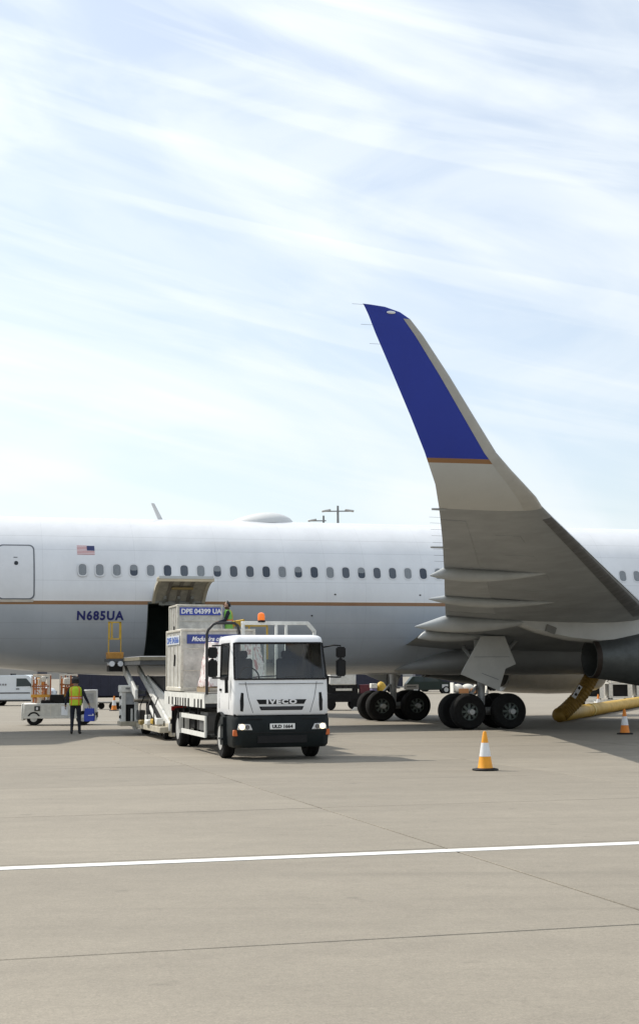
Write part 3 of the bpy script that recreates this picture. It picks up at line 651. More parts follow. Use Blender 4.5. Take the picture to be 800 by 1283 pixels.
# dashboard, seats, steering wheel
MB().box((0, -.86, 1.62), (2.0, .5, .3)).build('dashboard', M_INT, CAB, bevel=.05)
for x in (-.55, .5):
    MB().box((x, .05, 1.45), (.5, .5, .16)).box((x, .3, 1.85), (.48, .14, .75)).box((x, .3, 2.31), (.26, .1, .18)).build('seat', mat('seat_fabric', (.05, .06, .08), .9), CAB, bevel=.04)
sw = MB(); pts = [Vector((-.55 + .22 * math.cos(t), -.52, 1.80 + .22 * math.sin(t))) for t in [2 * math.pi * k / 16 for k in range(17)]]
sw.tube([(p.x, p.y + (p.z - 1.8) * .6, p.z) for p in pts], .017, 6).bar((-.55, -.52, 1.8), (-.55, -.8, 1.66), .05).build('steering_wheel', M_BLACK, CAB)
# front panel details
def cabfront_y(z):
    for p, q in zip(CABR, CABR[1:]):
        if p[0] <= z <= q[0]: u = (z - p[0]) / (q[0] - p[0]); return p[1] + (q[1] - p[1]) * u
    return -1.3
def front_plate(poly, off, th, name, m, parent, curve=0.0):
    a_ = [(x, cabfront_y(z) - curve * (1 - (x / .95) ** 2) - off, z) for x, z in poly]; b_ = [(x, y + th, z) for x, y, z in a_]
    return MB().loft([a_, b_]).build(name, m, parent)
GRI = front_plate([(-.56, 1.315), (.56, 1.315), (.50, 1.215), (-.50, 1.215)], .008, .02, 'grille', M_BLACK, CAB)
front_plate([(-.50, 1.165), (.50, 1.165), (.46, 1.085), (-.46, 1.085)], .008, .02, 'grille', M_BLACK, CAB)
text_on('maker_lettering', 'IVECO', .105, .68, M_CHROME if False else mat('badge_silver', (.75, .75, .76), .3, .3, var=0), CAB, lambda u, v, w_: (u, cabfront_y(1.27) - .018 - w_, 1.268 + v), bold=.006, space=1.25)
for s in (-1, 1):
    front_plate([(s * .845, 1.46), (s * .90, 1.47), (s * .925, 1.30), (s * .92, 1.07), (s * .86, 1.06), (s * .845, 1.2)], .008, .03, 'air_slot', M_BLACK, CAB)
    MB().tube([(s * .80, -1.275, 1.70), (s * .74, -1.298, 1.35), (s * .64, -1.303, 1.03)], .006, 5).build('panel_gap', mat('gap_grey', (.12, .12, .13), .7), CAB)
    MB().bar((s * 1.072, -.78, 1.10), (s * 1.042, -.78, 2.5), .012, .012).bar((s * 1.072, .30, 1.10), (s * 1.042, .30, 2.5), .012, .012).build('door_gap', mat('gap_grey', 0), CAB)
    MB().box((s * 1.08, .12, 1.52), (.03, .16, .05)).build('door_handle', M_BLACK, CAB)
MB().box((0, -1.285, 1.66), (1.9, .012, .012)).build('bonnet_gap', mat('gap_grey', 0), CAB)
# bumper
bp_r = [(.28, -1.28, 1.03, -.62), (.34, -1.34, 1.07, -.58), (.62, -1.37, 1.09, -.55), (.88, -1.37, 1.09, -.55), (.955, -1.33, 1.075, -.58)]
def bump_ring(z, yf, hw, yb):
    r = .2; pts = [(-hw, yb)]
    for k in range(5): t = math.pi / 2 * k / 4; pts.append((-hw + r - r * math.cos(t), yf + r - r * math.sin(t)))
    for k in range(5): t = math.pi / 2 * (4 - k) / 4; pts.append((hw - r + r * math.cos(t), yf + r - r * math.sin(t)))
    pts += [(hw, yb)]; return [(x, y, z) for x, y in pts]
BU = MB().loft([bump_ring(*b) for b in bp_r]).build('bumper', M_BUMP, TR, angle=40)
MB().box((0, -1.372, .46), (1.1, .02, .16)).build('air_intake', M_BLACK, BU)
MB().box((0, -.95, .97), (2.1, .6, .06)).build('cab_underside', M_CHAS, TR)
for s in (-1, 1):
    hl = MB().prism([(s * .66, .66), (s * .72, .79), (s * .97, .80), (s * 1.0, .67)], 'y', -1.385, -1.28)
    HL = hl.build('headlight', mat('headlight_lens', (.62, .63, .64), .12, .3, var=.05), BU, bevel=.01)
    MB().lathe([(.062, -1.398), (.062, -1.37)], 16, (s * .90, 0, .733), 'y').build('lamp', mat('lamp_warm', (.9, .8, .6), .3, var=0, emit=(1, .78, .45, 1.6)), HL)
    MB().lathe([(.05, -1.392), (.05, -1.37)], 14, (s * .78, 0, .725), 'y').build('reflector', mat('reflector_dark', (.15, .15, .16), .2, .8, var=0), HL)
    MB().box((s * 1.03, -1.28, .60), (.10, .10, .13)).build('indicator', mat('indicator_amber', (.55, .12, .02), .3, var=0), BU, bevel=.01)
    MB().box((s * 1.10, -.40, .62), (.12, .32, .62)).box((s * 1.14, -.40, .45), (.12, .34, .04)).box((s * 1.14, -.40, .75), (.12, .34, .04)).build('step', M_BUMP, TR)
    mx_ = 1.50 if s < 0 else 1.40
    # mirrors
    mr = MB().box((s * mx_, -1.12, 2.34), (.21, .11, .24)).box((s * mx_, -1.12, 1.995), (.21, .12, .37)).box((s * mx_, -1.10, 2.19), (.08, .05, .08))
    MR = mr.build('mirror', M_BLACK, TR, bevel=.03, seg=2)
    MB().tube([(s * 1.08, -.86, 2.46), (s * 1.25, -1.08, 2.50), (s * mx_, -1.1, 2.49), (s * mx_, -1.1, 2.4)], .018, 8).tube([(s * 1.13, -.88, 1.80), (s * 1.3, -1.08, 1.79), (s * mx_, -1.1, 1.79), (s * mx_, -1.1, 1.86)], .018, 8).build('mirror_arm', M_BLACK, MR)
    MB().bar((s * 1.14, -.88, 1.46), (s * 1.15, -.9, 1.82), .05, .07).build('mirror_mount', M_BLACK, MR)
    # front mudguard
    mg = MB(); o_ = [(s * .80, -.56 * math.cos(t), .47 + .56 * math.sin(t)) for t in [math.pi * k / 10 for k in range(11)]]
    mg.loft([o_, [(s * 1.14, y, z) for _, y, z in o_]], closed=False, caps=False); mg.build('mudguard', M_BUMP, TR, fix=False)
for s in (-1, 1):
    MB().box((s * .62, -1.377, .90), (.36, .012, .02)).build('bumper_seam', M_BLACK, BU)
MB().box((0, -1.377, .60), (1.5, .012, .018)).build('bumper_seam', M_BLACK, BU); MB().box((0, -1.0, 2.585), (1.7, .012, .014), Matrix.Rotation(R(12), 3, 'X')).build('roof_seam', mat('gap_grey', 0), CAB)
for z_ in (1.115, 1.14): MB().box((0, cabfront_y(z_) - .010, z_), (.9, .008, .007)).build('grille_slat', mat('gap_grey', 0), CAB)
MB().tube([(-.9, -.9, 2.74), (-.95, -.88, 3.05)], .006, 5).build('aerial', M_BLACK, CAB)
PL = MB().box((-.0, -1.383, .735), (.56, .016, .125)).build('number_plate', mat('plate_white', (.8, .8, .78), .4, var=.02), BU, bevel=.004)
text_on('plate_lettering', 'ULD 1664', .078, .46, M_BLACK, BU, lambda u, v, w_: (u, -1.3925 - w_ * .4, .735 + v), bold=.004)
def truck_wheel(x, y, r, wd, dish, parent):
    W = MB().lathe([(r * .58, -wd / 2), (r * .93, -wd / 2), (r, -wd * .36), (r, -wd * .12), (r * .97, -wd * .11), (r * .97, -wd * .05), (r, -wd * .04), (r, wd * .04), (r * .97, wd * .05), (r * .97, wd * .11), (r, wd * .12), (r, wd * .36), (r * .93, wd / 2), (r * .58, wd / 2)], 36, (x, y, r), 'x', caps=False).build('wheel', M_RUBBER, parent, angle=30)
    s = 1 if x > 0 else -1
    MB().lathe([(r * .60, s * (wd / 2 + .01)), (r * .55, s * (wd / 2 - .02)), (r * .5, s * (wd / 2 - dish)), (r * .26, s * (wd / 2 - dish)), (r * .24, s * (wd / 2 - .01)), (.03, s * (wd / 2))], 28, (x, y, r), 'x').build('rim', mat('rim_grey', (.45, .45, .43), .5, .2, var=.3, scale=9), W)
for s in (-1, 1):
    truck_wheel(s * .97, 0, .455, .26, .04, TR)
    truck_wheel(s * .98, 5.77, .455, .25, .10, TR); truck_wheel(s * .69, 5.77, .455, .25, .10, TR)
MB().box((0, 0, .46), (1.9, .12, .12)).build('axle', M_CHAS, TR); MB().lathe([(.09, -.9), (.09, .9)], 12, (0, 5.77, .455), 'x').build('axle', M_CHAS, TR)
# chassis and bed
for s in (-1, 1): MB().box((s * .42, 3.0, .86), (.09, 8.0, .28)).build('chassis_rail', M_CHAS, TR)
for y in (.9, 2.6, 4.4, 6.7): MB().box((0, y, .87), (.8, .1, .2)).build('cross_member', M_CHAS, TR)
MB().box((0, .35, .85), (.8, .9, .5)).build('gearbox', M_CHAS, TR, bevel=.05)
BW = 1.235
BD = MB().box((0, 4.15, 1.30), (2 * BW, 5.95, .22)).build('bed', mat('bed_white', (.70, .70, .66), .5, var=.25, scale=4), TR, bevel=.01)
MB().box((0, 4.15, 1.425), (2 * BW - .1, 5.9, .03)).build('deck', mat('deck_steel', (.25, .24, .22), .6, var=.3), TR)
for s in (-1, 1):
    sk = MB().box((s * (BW + .012), 4.15, 1.25), (.02, 5.95, .33)); sk.build('side_board', mat('bed_white', 0), BD)
    for y in (1.55, 1.95, 2.45, 3.3, 3.75, 4.1, 4.5, 4.85, 5.2, 5.75, 6.3):
        MB().box((s * (BW + .02), y, 1.185), (.03, random.choice((.10, .12, .16)), .20)).build('side_slot', M_BLACK, BD)
    sg = MB().box((s * 1.2, 2.95, .845), (.04, 3.3, .11)).build('side_guard_rail', M_WGUARD, TR); MB().box((s * 1.2, 2.95, .455), (.04, 3.3, .11)).build('side_guard_rail', M_WGUARD, TR)
    MB().box((s * 1.2, 1.34, .65), (.045, .09, .50)).build('side_guard_post', M_WGUARD, TR)
    for y in (2.4, 3.6, 4.5): MB().box((s * 1.17, y, .8), (.03, .06, .8)).build('side_guard_post', M_CHAS, TR)
    mg = MB(); o_ = [(s * .58, 5.77 - .54 * math.cos(t), .455 + .54 * math.sin(t)) for t in [math.pi * k / 10 for k in range(11)]]
    mg.loft([o_, [(s * 1.17, y, z) for _, y, z in o_]], closed=False, caps=False); mg.build('mudguard', M_CHAS, TR, fix=False)
    MB().box((s * .88, 6.42, .62), (.58, .02, .6)).build('mud_flap', M_CHAS, TR); MB().box((s * .99, 5.13, .63), (.36, .03, .52)).build('mud_flap', mat('guard_white', 0), TR)
    MB().box((s * .88, 7.05, .95), (.4, .06, .12)).build('tail_light', mat('tail_red', (.35, .02, .02), .3, var=0), TR)
MB().box((-.92, 2.1, .72), (.5, 1.1, .5)).build('fuel_tank', mat('tank_grey', (.10, .10, .10), .5, .3), TR, bevel=.08, seg=2)
MB().box((.92, 1.9, .72), (.5, .8, .45)).build('battery_box', M_CHAS, TR, bevel=.03); MB().box((-.9, 3.6, .75), (.45, .8, .42)).build('tool_box', M_CHAS, TR, bevel=.02)
MB().box((0, 7.05, .6), (2.2, .1, .12)).build('rear_bumper', M_CHAS, TR)
# headboard: black hoop on one side, white frame with beacon on the other
hb = MB().tube([(-1.20, 1.17, 1.40), (-1.20, 1.17, 2.80), (-1.17, 1.17, 2.90), (-1.05, 1.17, 3.03), (-.97, 1.17, 3.06), (-.55, 1.17, 3.06), (-.46, 1.17, 3.0), (-.43, 1.17, 2.85), (-.43, 1.17, 1.42)], .034, 10)
hb.build('headboard_hoop', mat('hoop_black', (.022, .022, .024), .5), TR)
wf = MB().box((.43, 1.17, 3.06), (1.62, .07, .085)).bar((1.22, 1.17, 3.06), (1.40, 1.17, 2.86), .07, .085).bar((1.39, 1.17, 2.88), (1.39, 1.17, 1.42), .07)
for x in (-.34, .46, .70): wf.box((x, 1.17, 2.22), (.075 if x < 0 else .06, .065, 1.62))
wf.box((.48, 1.17, 2.70), (1.8, .06, .06)); HBW = wf.build('headboard_frame', M_WGUARD, TR, bevel=.006)
for x in (-.72, -.1, .2, 1.05): MB().box((x, 1.20, 2.05), (.04, .03, 1.24)).build('headboard_bar', M_WGUARD, TR)
BE = MB().lathe([(.075, 3.10), (.085, 3.13), (.085, 3.23), (.07, 3.285), (.03, 3.31)], 18, (.10, 1.17, 0)).build('beacon', mat('beacon_amber', (.80, .16, .02), .2, var=0, emit=(1, .25, .02, .25)), TR)
MB().lathe([(.095, 3.08), (.095, 3.12), (.08, 3.135)], 16, (.10, 1.17, 0)).build('beacon_base', M_BLACK, BE)

# ------------------------------------------------------------------ cargo containers and wrapped load
M_ALU = mat('container_aluminium', (.58, .57, .53), .42, .25, var=.38, scale=4.5, bump=.7)
M_ALUF = mat('container_frame', (.63, .60, .52), .45, .2, var=.3, scale=7)
M_SIGNB = mat('sign_blue', (.035, .06, .28), .4, var=.2, scale=5)
M_LET = mat('letter_white', (.82, .83, .85), .5, var=0)
def container(name, label, loc, rz, sx, sy, sz, front_sign):
    """aluminium air cargo box: x width, y depth, front face at -y"""
    T = thing(name, label, 'container', loc, rz, None)
    MB().box((0, 0, sz / 2 + .02), (sx - .06, sy - .06, sz - .08)).build('shell', M_ALU, T)
    MB().box((0, 0, .05), (sx, sy, .10)).build('base', M_ALUF, T, bevel=.01)
    for ix in (-1, 1):
        for iy in (-1, 1): MB().box((ix * (sx / 2 - .035), iy * (sy / 2 - .035), sz / 2 + .05), (.07, .07, sz - .1)).build('corner_post', M_ALUF, T, bevel=.008)
    for iy in (-1, 1): MB().box((0, iy * (sy / 2 - .03), sz - .03), (sx - .001, .064, .06)).build('top_rail', M_ALUF, T, bevel=.008)
    for ix in (-1, 1): MB().box((ix * (sx / 2 - .03), 0, sz - .031), (.064, sy - .12, .06)).build('top_rail', M_ALUF, T, bevel=.008)
    MB().box((0, 0, sz - .012), (sx - .11, sy - .11, .02)).build('roof', M_ALU, T)
    # side seams, latches
    for k in range(1, 4): MB().box((-sx / 2 + .024, -sy / 2 + sy * k / 4, sz / 2), (.02, .035, sz - .16)).build('side_rib', M_ALUF, T)
    MB().box((-sx / 2 + .01, -.15, sz * .5), (.03, .05, .30), Matrix.Rotation(R(14), 3, 'X')).build('latch', M_BLACK, T)
    for z in (.35, .72): MB().box((0, -sy / 2 + .025, sz * z * .95), (sx - .14, .014, .025)).build('front_seam', M_ALUF, T)
    for k in range(9):
        for ix in (-1, 1): MB().lathe([(.012, -.008), (.010, 0)], 6, (ix * (sx / 2 - .035), -sy / 2 - .001, .2 + k * (sz - .3) / 8), 'y').build('rivet', M_BARE, T)
    front_sign(T, sx, sy, sz); return T
TRZ = TH - .012
def truck_pt(x, y, z): return TR.matrix_basis @ Vector((x, y, z))
bpy.context.view_layer.update()
def sign1(T, sx, sy, sz):
    MB().box((-.10, -sy / 2 + .008, sz - .26), (1.42, .012, .235)).build('sign_panel', M_SIGNB, T)
    text_on('sign_lettering', 'Modulaire of', .125, .78, M_LET, T, lambda u, v, w_: (-.30 + u, -sy / 2 - .002 - w_ * .3, sz - .255 + v), bold=.004, shear=.35)
    text_on('sign_lettering', 'air', .10, .24, M_LET, T, lambda u, v, w_: (.40 + u, -sy / 2 - .002 - w_ * .3, sz - .255 + v), bold=.003, shear=.35)
    pn = MB().box((-sx / 2 + .008, .05, sz - .27), (.012, sy - .4, .23)).build('side_panel', mat('side_panel_pale', (.62, .66, .70), .45, var=.15), T)
    text_on('side_lettering', 'DPE 04366', .17, sy - .55, mat('letter_blue', (.06, .13, .42), .5, var=0), T, lambda u, v, w_: (-sx / 2 - .002 - w_ * .3, .05 - u, sz - .27 + v), bold=.006)
p = truck_pt(-.30, 5.62, 1.44)
container('cargo_container', 'dented aluminium container on the truck bed with a blue sign along its top', p, TRZ, 1.94, 2.42, 1.58, sign1)
def sign2(T, sx, sy, sz):
    MB().box((.05, -sy / 2 + .008, sz - .21), (1.37, .012, .24)).build('sign_panel', mat('sign_royal', (.04, .07, .42), .4, var=.15, scale=6), T)
    text_on('sign_lettering', 'DPE 04399 UA', .165, 1.28, M_LET, T, lambda u, v, w_: (.05 + u, -sy / 2 - .002 - w_ * .3, sz - .21 + v), bold=.007)
DECK = 2.36
container('cargo_container', 'pale container raised on the loader with blue number strip at the open cargo hatch', PW(-9.62, 4.65, DECK + .04), TH, 1.45, 1.53, 1.62, sign2)
# plastic-wrapped pallet
wp = MB(); rg = []
random.seed(3)
for k in range(13):
    u = k / 12; z = 1.57 + 1.06 * u; hx = .78 - .17 * u + random.uniform(-.015, .015); hy = .62 - .03 * u
    rg.append([])
    for j in range(36):
        t = 2 * math.pi * j / 36; c, s = math.cos(t), math.sin(t); e = .32
        x = hx * math.copysign(abs(c) ** e, c); y = hy * math.copysign(abs(s) ** e, s)
        q = 1 + random.uniform(-.028, .028); rg[-1].append((x * q, y * q, z + random.uniform(-.02, .02)))
PAL = thing('wrapped_pallet', 'pallet load in crinkled white and pink plastic wrap on the truck bed behind the cab', 'cargo pallet', truck_pt(-.28, 2.72, 0), TRZ)
wm = mat('plastic_wrap', (.82, .75, .74), .22, var=.5, scale=7, bump=1.0, streak=.6)
t_ = wm.node_tree; b_ = t_.nodes['Principled BSDF']; tc_ = t_.nodes.new('ShaderNodeTexCoord'); mp_ = t_.nodes.new('ShaderNodeMapping'); mp_.inputs['Scale'].default_value = (1, 1, .45); mp_.inputs['Rotation'].default_value = (.3, .5, 0)
vz_ = t_.nodes.new('ShaderNodeTexNoise'); vz_.inputs['Scale'].default_value = 9; vz_.inputs['Detail'].default_value = 4; vz_.inputs['Distortion'].default_value = 1.2
t_.links.new(tc_.outputs['Object'], mp_.inputs[0]); t_.links.new(mp_.outputs[0], vz_.inputs['Vector'])
rp_ = t_.nodes.new('ShaderNodeMapRange'); rp_.inputs[1].default_value = .50; rp_.inputs[2].default_value = .62; t_.links.new(vz_.outputs['Fac'], rp_.inputs[0])
xm_ = t_.nodes.new('ShaderNodeMix'); xm_.data_type = 'RGBA'; t_.links.new(rp_.outputs[0], xm_.inputs[0]); xm_.inputs[6].default_value = (.84, .80, .78, 1); xm_.inputs[7].default_value = (.50, .25, .25, 1); t_.links.new(xm_.outputs[2], b_.inputs['Base Color'])
wp.loft(rg).build('wrapped_goods', wm, PAL, angle=25)
for x in (-.72, 0, .72): MB().box((x, 0, 1.49), (.1, 1.2, .10)).build('bearer', mat('pallet_wood', (.32, .24, .15), .8), PAL)
for y in (-.5, -.25, 0, .25, .5): MB().box((0, y, 1.555), (1.55, .14, .03)).build('plank', mat('pallet_wood', 0), PAL)

# ------------------------------------------------------------------ container loader at the hatch (built in the airliner's frame: x = a, y = -b)
M_YEL = mat('safety_yellow', (.52, .33, .03), .5, var=.25, scale=6)
M_LWH = mat('loader_white', (.70, .70, .67), .5, var=.25, scale=5)
M_ORG = mat('safety_orange', (.55, .17, .02), .5, var=.2, scale=6)
LD = thing('container_loader', 'white scissor-lift container loader with yellow handrails raised to the cargo hatch', 'cargo loader', PW(0, 0), TH)
MB().box((-10.15, -5.2, DECK - .11), (3.3, 4.5, .22)).build('platform', mat('platform_dark', (.06, .065, .07), .6, var=.3), LD, bevel=.01)
for k in range(14): MB().lathe([(.035, -11.75), (.035, -8.55)], 8, (0, -3.2 - k * .3, DECK + .01), 'x').build('roller', M_BARE, LD)
MB().box((-11.79, -5.2, DECK - .03), (.05, 4.5, .10)).build('platform_edge', mat('edge_beige', (.20, .18, .13), .6, var=.35, scale=6), LD); MB().box((-10.15, -7.46, DECK - .03), (3.3, .05, .10)).build('platform_edge', mat('edge_beige', 0), LD)
MB().box((-10.05, -2.80, DECK - .10), (2.3, .5, .10)).build('bridge_plate', M_BARE, LD)
# scissor arms
def arm(a, b0, z0, b1, z1, h0, h1, th, name='lift_arm', m=M_LWH):
    return MB().prism([(-b0, z0), (-b1, z1), (-b1, z1 - h1), (-b0, z0 - h0)], 'x', a - th / 2, a + th / 2).build(name, m, LD, bevel=.01)
arm(-11.62, 3.05, 2.18, 5.6, 1.40, .30, .30, .09)
arm(-11.20, 3.1, 2.20, 9.2, .50, .24, .24, .08); arm(-11.12, 4.6, 1.84, 9.25, 1.02, .18, .86, .06, 'arm_plate', mat('arm_plate_grey', (.62, .62, .59), .5, var=.12))
arm(-9.0, 3.1, 2.20, 9.15, .44, .3, .3, .09)
arm(-9.15, 8.6, 2.1, 3.6, .5, .24, .24, .07, 'cross_arm', mat('arm_dark', (.016, .016, .017), .6))
arm(-11.40, 6.9, .95, 8.2, .52, .12, .12, .06, 'prop', M_LWH)
MB().box((-11.3, -3.9, 1.30), (.3, .9, .12)).build('cross_beam', mat('panel_grey', (.40, .42, .44), .5, var=.3, scale=9), LD, bevel=.01)
MB().box((-11.3, -3.9, 1.02), (.4, .9, .12)).build('cross_beam', mat('panel_grey', 0), LD, bevel=.01)
MB().tube([(-11.62, -5.0, 1.1), (-8.9, -5.0, 1.1)], .09, 12).tube([(-10.3, -6.2, .5), (-10.3, -4.2, 1.6)], .08, 12).build('hydraulic_ram', M_BARE, LD)
MB().box((-10.2, -6.1, .36), (2.1, 6.1, .26)).build('base_frame', mat('base_beige', (.46, .42, .33), .6, var=.35, scale=5), LD, bevel=.02)
MB().box((-11.35, -6.2, .30), (.28, 5.9, .16)).build('side_beam', mat('base_beige', 0), LD, bevel=.01)
MB().box((-10.1, -5.6, 1.15), (1.9, 3.6, 1.3)).build('dark_backdrop', mat('backdrop_black', (.02, .02, .022), .7, var=.3), LD, bevel=.03)  # black box added as a dark backdrop behind the lift arms
MB().box((-11.12, -9.05, .38), (.14, .4, .55)).build('outrigger', mat('base_beige', 0), LD, bevel=.02)
MB().box((-11.48, -7.1, .46), (.18, .5, .16)).build('toe_box', M_LWH, LD, bevel=.03); MB().box((-11.48, -5.9, .42), (.20, .34, .14)).build('toe_box', mat('latch_yellow', 0), LD, bevel=.02)
for b in (4.2, 8.3):
    for a in (-11.1, -9.2):
        W = MB().lathe([(.14, -.12), (.25, -.13), (.28, -.08), (.28, .08), (.25, .13), (.14, .12)], 24, (a, -b, .28), 'x').build('wheel', M_RUBBER, LD)
        MB().lathe([(.13, -.135), (.05, -.15), (.05, .15), (.13, .135)], 16, (a, -b, .28), 'x').build('rim', M_LWH, W)
for k_, (a_, b_, z_, sx_, sy_, sz_, m_) in enumerate(((-11.42, 6.6, .55, .16, .3, .22, M_LWH), (-11.44, 7.7, .5, .12, .36, .14, M_YEL), (-11.38, 8.4, .52, .2, .3, .18, M_LWH), (-11.42, 5.2, .62, .2, .5, .3, M_DMET), (-11.46, 4.0, .5, .1, .6, .2, M_ORG))):
    MB().box((a_, -b_, z_), (sx_, sy_, sz_)).build('service_box', m_, LD, bevel=.015)
for b_ in (5.6, 7.0, 8.2): MB().tube([(-11.5, -b_, .42), (-11.47, -b_ + .2, .9), (-11.3, -b_ + .5, 1.2)], .018, 6).build('hydraulic_hose', M_BLACK, LD)
# control cabinet
CB = MB().box((-11.68, -4.3, 1.42), (.56, .6, .22)).build('control_cabinet', M_LWH, LD, bevel=.02)
MB().box((-11.86, -4.3, .80), (.14, .5, 1.02)).build('cabinet_leg', M_LWH, CB, bevel=.01); MB().box((-11.46, -4.3, .74), (.11, .5, 1.14)).build('cabinet_leg', M_LWH, CB, bevel=.01)
MB().box((-11.66, -4.42, 1.12), (.36, .2, .38)).build('cabinet_panel', mat('panel_grey', (.40, .42, .44), .5, var=.3, scale=9), CB, bevel=.01)
MB().box((-11.66, -4.3, .62), (.3, .3, .68)).build('cabinet_core', M_BLACK, CB); MB().box((-11.60, -4.48, .55), (.06, .05, .5)).build('hose_guard', M_LWH, CB)
MB().box((-11.70, -4.61, 1.43), (.22, .012, .06)).build('warning_mark', mat('grey_print', 0), CB)
for z in (.55, .85, 1.15): MB().lathe([(.06, -.03), (.06, .03)], 12, (-11.93, -4.45, z), 'y').build('gauge', M_BLACK, CB)
MB().box((-11.66, -4.3, .34), (.62, .7, .14)).build('cabinet_base', mat('base_beige', 0), CB, bevel=.01); MB().box((-11.40, -4.3, .36), (.5, .3, .1)).build('cabinet_bracket', mat('base_beige', 0), CB)
# operator station with yellow rails
OP = MB().box((-12.02, -3.55, DECK - .05), (.52, .9, .10)).build('operator_step', mat('platform_dark', 0), LD)
MB().box((-12.02, -3.6, DECK + .10), (.50, .5, .22)).build('step_box', mat('step_orange', (.42, .20, .03), .55, var=.3, scale=8), OP, bevel=.02)
for x in (-12.17, -11.9): MB().tube([(x, -4.1, DECK - .16), (x, -3.5, DECK - .16)], .085, 14).build('floodlight', mat('lamp_clear', 0), OP)
MB().box((-12.02, -3.6, DECK - .28), (.44, .5, .25)).build('step_bracket', M_BLACK, OP)
ry = MB()
for x in (-12.22, -11.83): ry.tube([(x, -3.6, DECK + .2), (x, -3.6, DECK + 1.14)], .02, 8)
ry.build('rail_post', M_YEL, OP)
MB().box((-12.205, -3.6, DECK + .90), (.05, .04, .56)).box((-11.855, -3.6, DECK + .90), (.07, .04, .56)).box((-12.03, -3.6, DECK + 1.16), (.42, .04, .045)).box((-12.03, -3.6, DECK + .63), (.42, .04, .04)).build('rail_frame', M_YEL, OP)
MB().box((-12.12, -3.61, DECK + .9), (.05, .05, .50)).build('rail_bar', M_YEL, OP)
# far-side handrail
HR = MB().tube([(-8.62, -7.2, DECK), (-8.62, -7.2, DECK + 1.12), (-8.62, -3.2, DECK + 1.12), (-8.62, -3.2, DECK)], .028, 8).tube([(-8.62, -7.2, DECK + .6), (-8.62, -3.2, DECK + .6)], .022, 8).build('handrail', M_YEL, LD)
MB().box((-8.35, -5.4, DECK + 1.06), (.60, .05, .16)).box((-7.9, -5.4, DECK + 1.0), (.9, .045, .05)).bar((-7.47, -5.4, DECK + 1.0), (-7.47, -5.4, DECK - .1), .045).bar((-8.05, -5.4, DECK + 1.0), (-8.05, -5.4, DECK - .1), .04).build('handrail', M_YEL, LD)
MB().box((-8.05, -5.4, DECK - .11), (1.3, .9, .10)).build('side_catwalk', mat('platform_dark', 0), LD)

# ------------------------------------------------------------------ traffic cones
M_CONE = mat('cone_orange', (.80, .33, .012), .5, var=.12, scale=8); M_CONE2 = mat('cone_orange_red', (.72, .22, .015), .5, var=.15, scale=8); M_REFL = mat('cone_sleeve', (.72, .73, .74), .4, var=.08, scale=10)
def cone(loc, label, m, hgt=.75):
    T = thing('traffic_cone', label, 'traffic cone', loc, random.uniform(0, 1), 'traffic cones on the apron')
    MB().lathe([(.25, 0), (.255, .015), (.25, .035), (.17, .05)], 8).build('base', M_BLACK, T, bevel=.004)
    k = hgt / .75; rad = lambda z: .145 - .112 * (z - .04) / .71
    MB().lathe([(rad(.04) + .012, .04 * k), (rad(.07), .07 * k), (rad(.26), .26 * k), (rad(.54), .54 * k), (rad(.72), .72 * k), (.022, .748 * k), (.01, .75 * k)], 24).build('cone_body', m, T)
    MB().lathe([(rad(.27) + .003, .27 * k), (rad(.53) + .003, .53 * k)], 24, caps=False).build('reflective_sleeve', M_REFL, T)
cone((3.16, 29.3, 0), 'orange and white traffic cone standing alone in open sunlight below the winglet', M_CONE)
cone((9.05, 45.2, 0), 'orange-red traffic cone in the wing shadow near the yellow air hose', M_CONE2)
cone((13.3, 72.6, 0), 'small distant cone behind the yellow hose beside the white carts', M_CONE2)
cone((-10.5, 77.0, 0), 'small distant cone behind the loader control cabinet', M_CONE2)

# ------------------------------------------------------------------ people
def skin_mesh(joints, edges, sub=2):
    names = list(joints); me = bpy.data.meshes.new('body'); me.from_pydata([joints[n][0] for n in names], [(names.index(a), names.index(b)) for a, b in edges], [])
    o = bpy.data.objects.new('tmp', me); COL.objects.link(o)
    o.modifiers.new('s', 'SKIN')
    for i, n in enumerate(names):
        r = joints[n][1]; sv = me.skin_vertices[0].data[i]; sv.radius = r if isinstance(r, tuple) else (r, r); sv.use_root = (n == 'pelvis')
    mod = o.modifiers.new('u', 'SUBSURF'); mod.levels = sub; mod.render_levels = sub
    dg = bpy.context.evaluated_depsgraph_get(); out_ = bpy.data.meshes.new_from_object(o.evaluated_get(dg)); bpy.data.objects.remove(o); return out_
M_SKIN = mat('skin', (.33, .19, .13), .55, var=.1); M_HAIR = mat('hair_dark', (.012, .010, .009), .7)
M_NAVC = mat('navy_cloth', (.012, .014, .026), .85, var=.3, scale=9); M_LIME = mat('vest_lime', (.46, .62, .025), .7, var=.15, scale=9, bump=.2); M_VOR = mat('vest_orange', (.75, .16, .03), .6, var=.1); M_VREF = mat('vest_reflective', (.62, .62, .60), .35, var=.05); M_BOOT = mat('boot_black', (.012, .011, .010), .6)
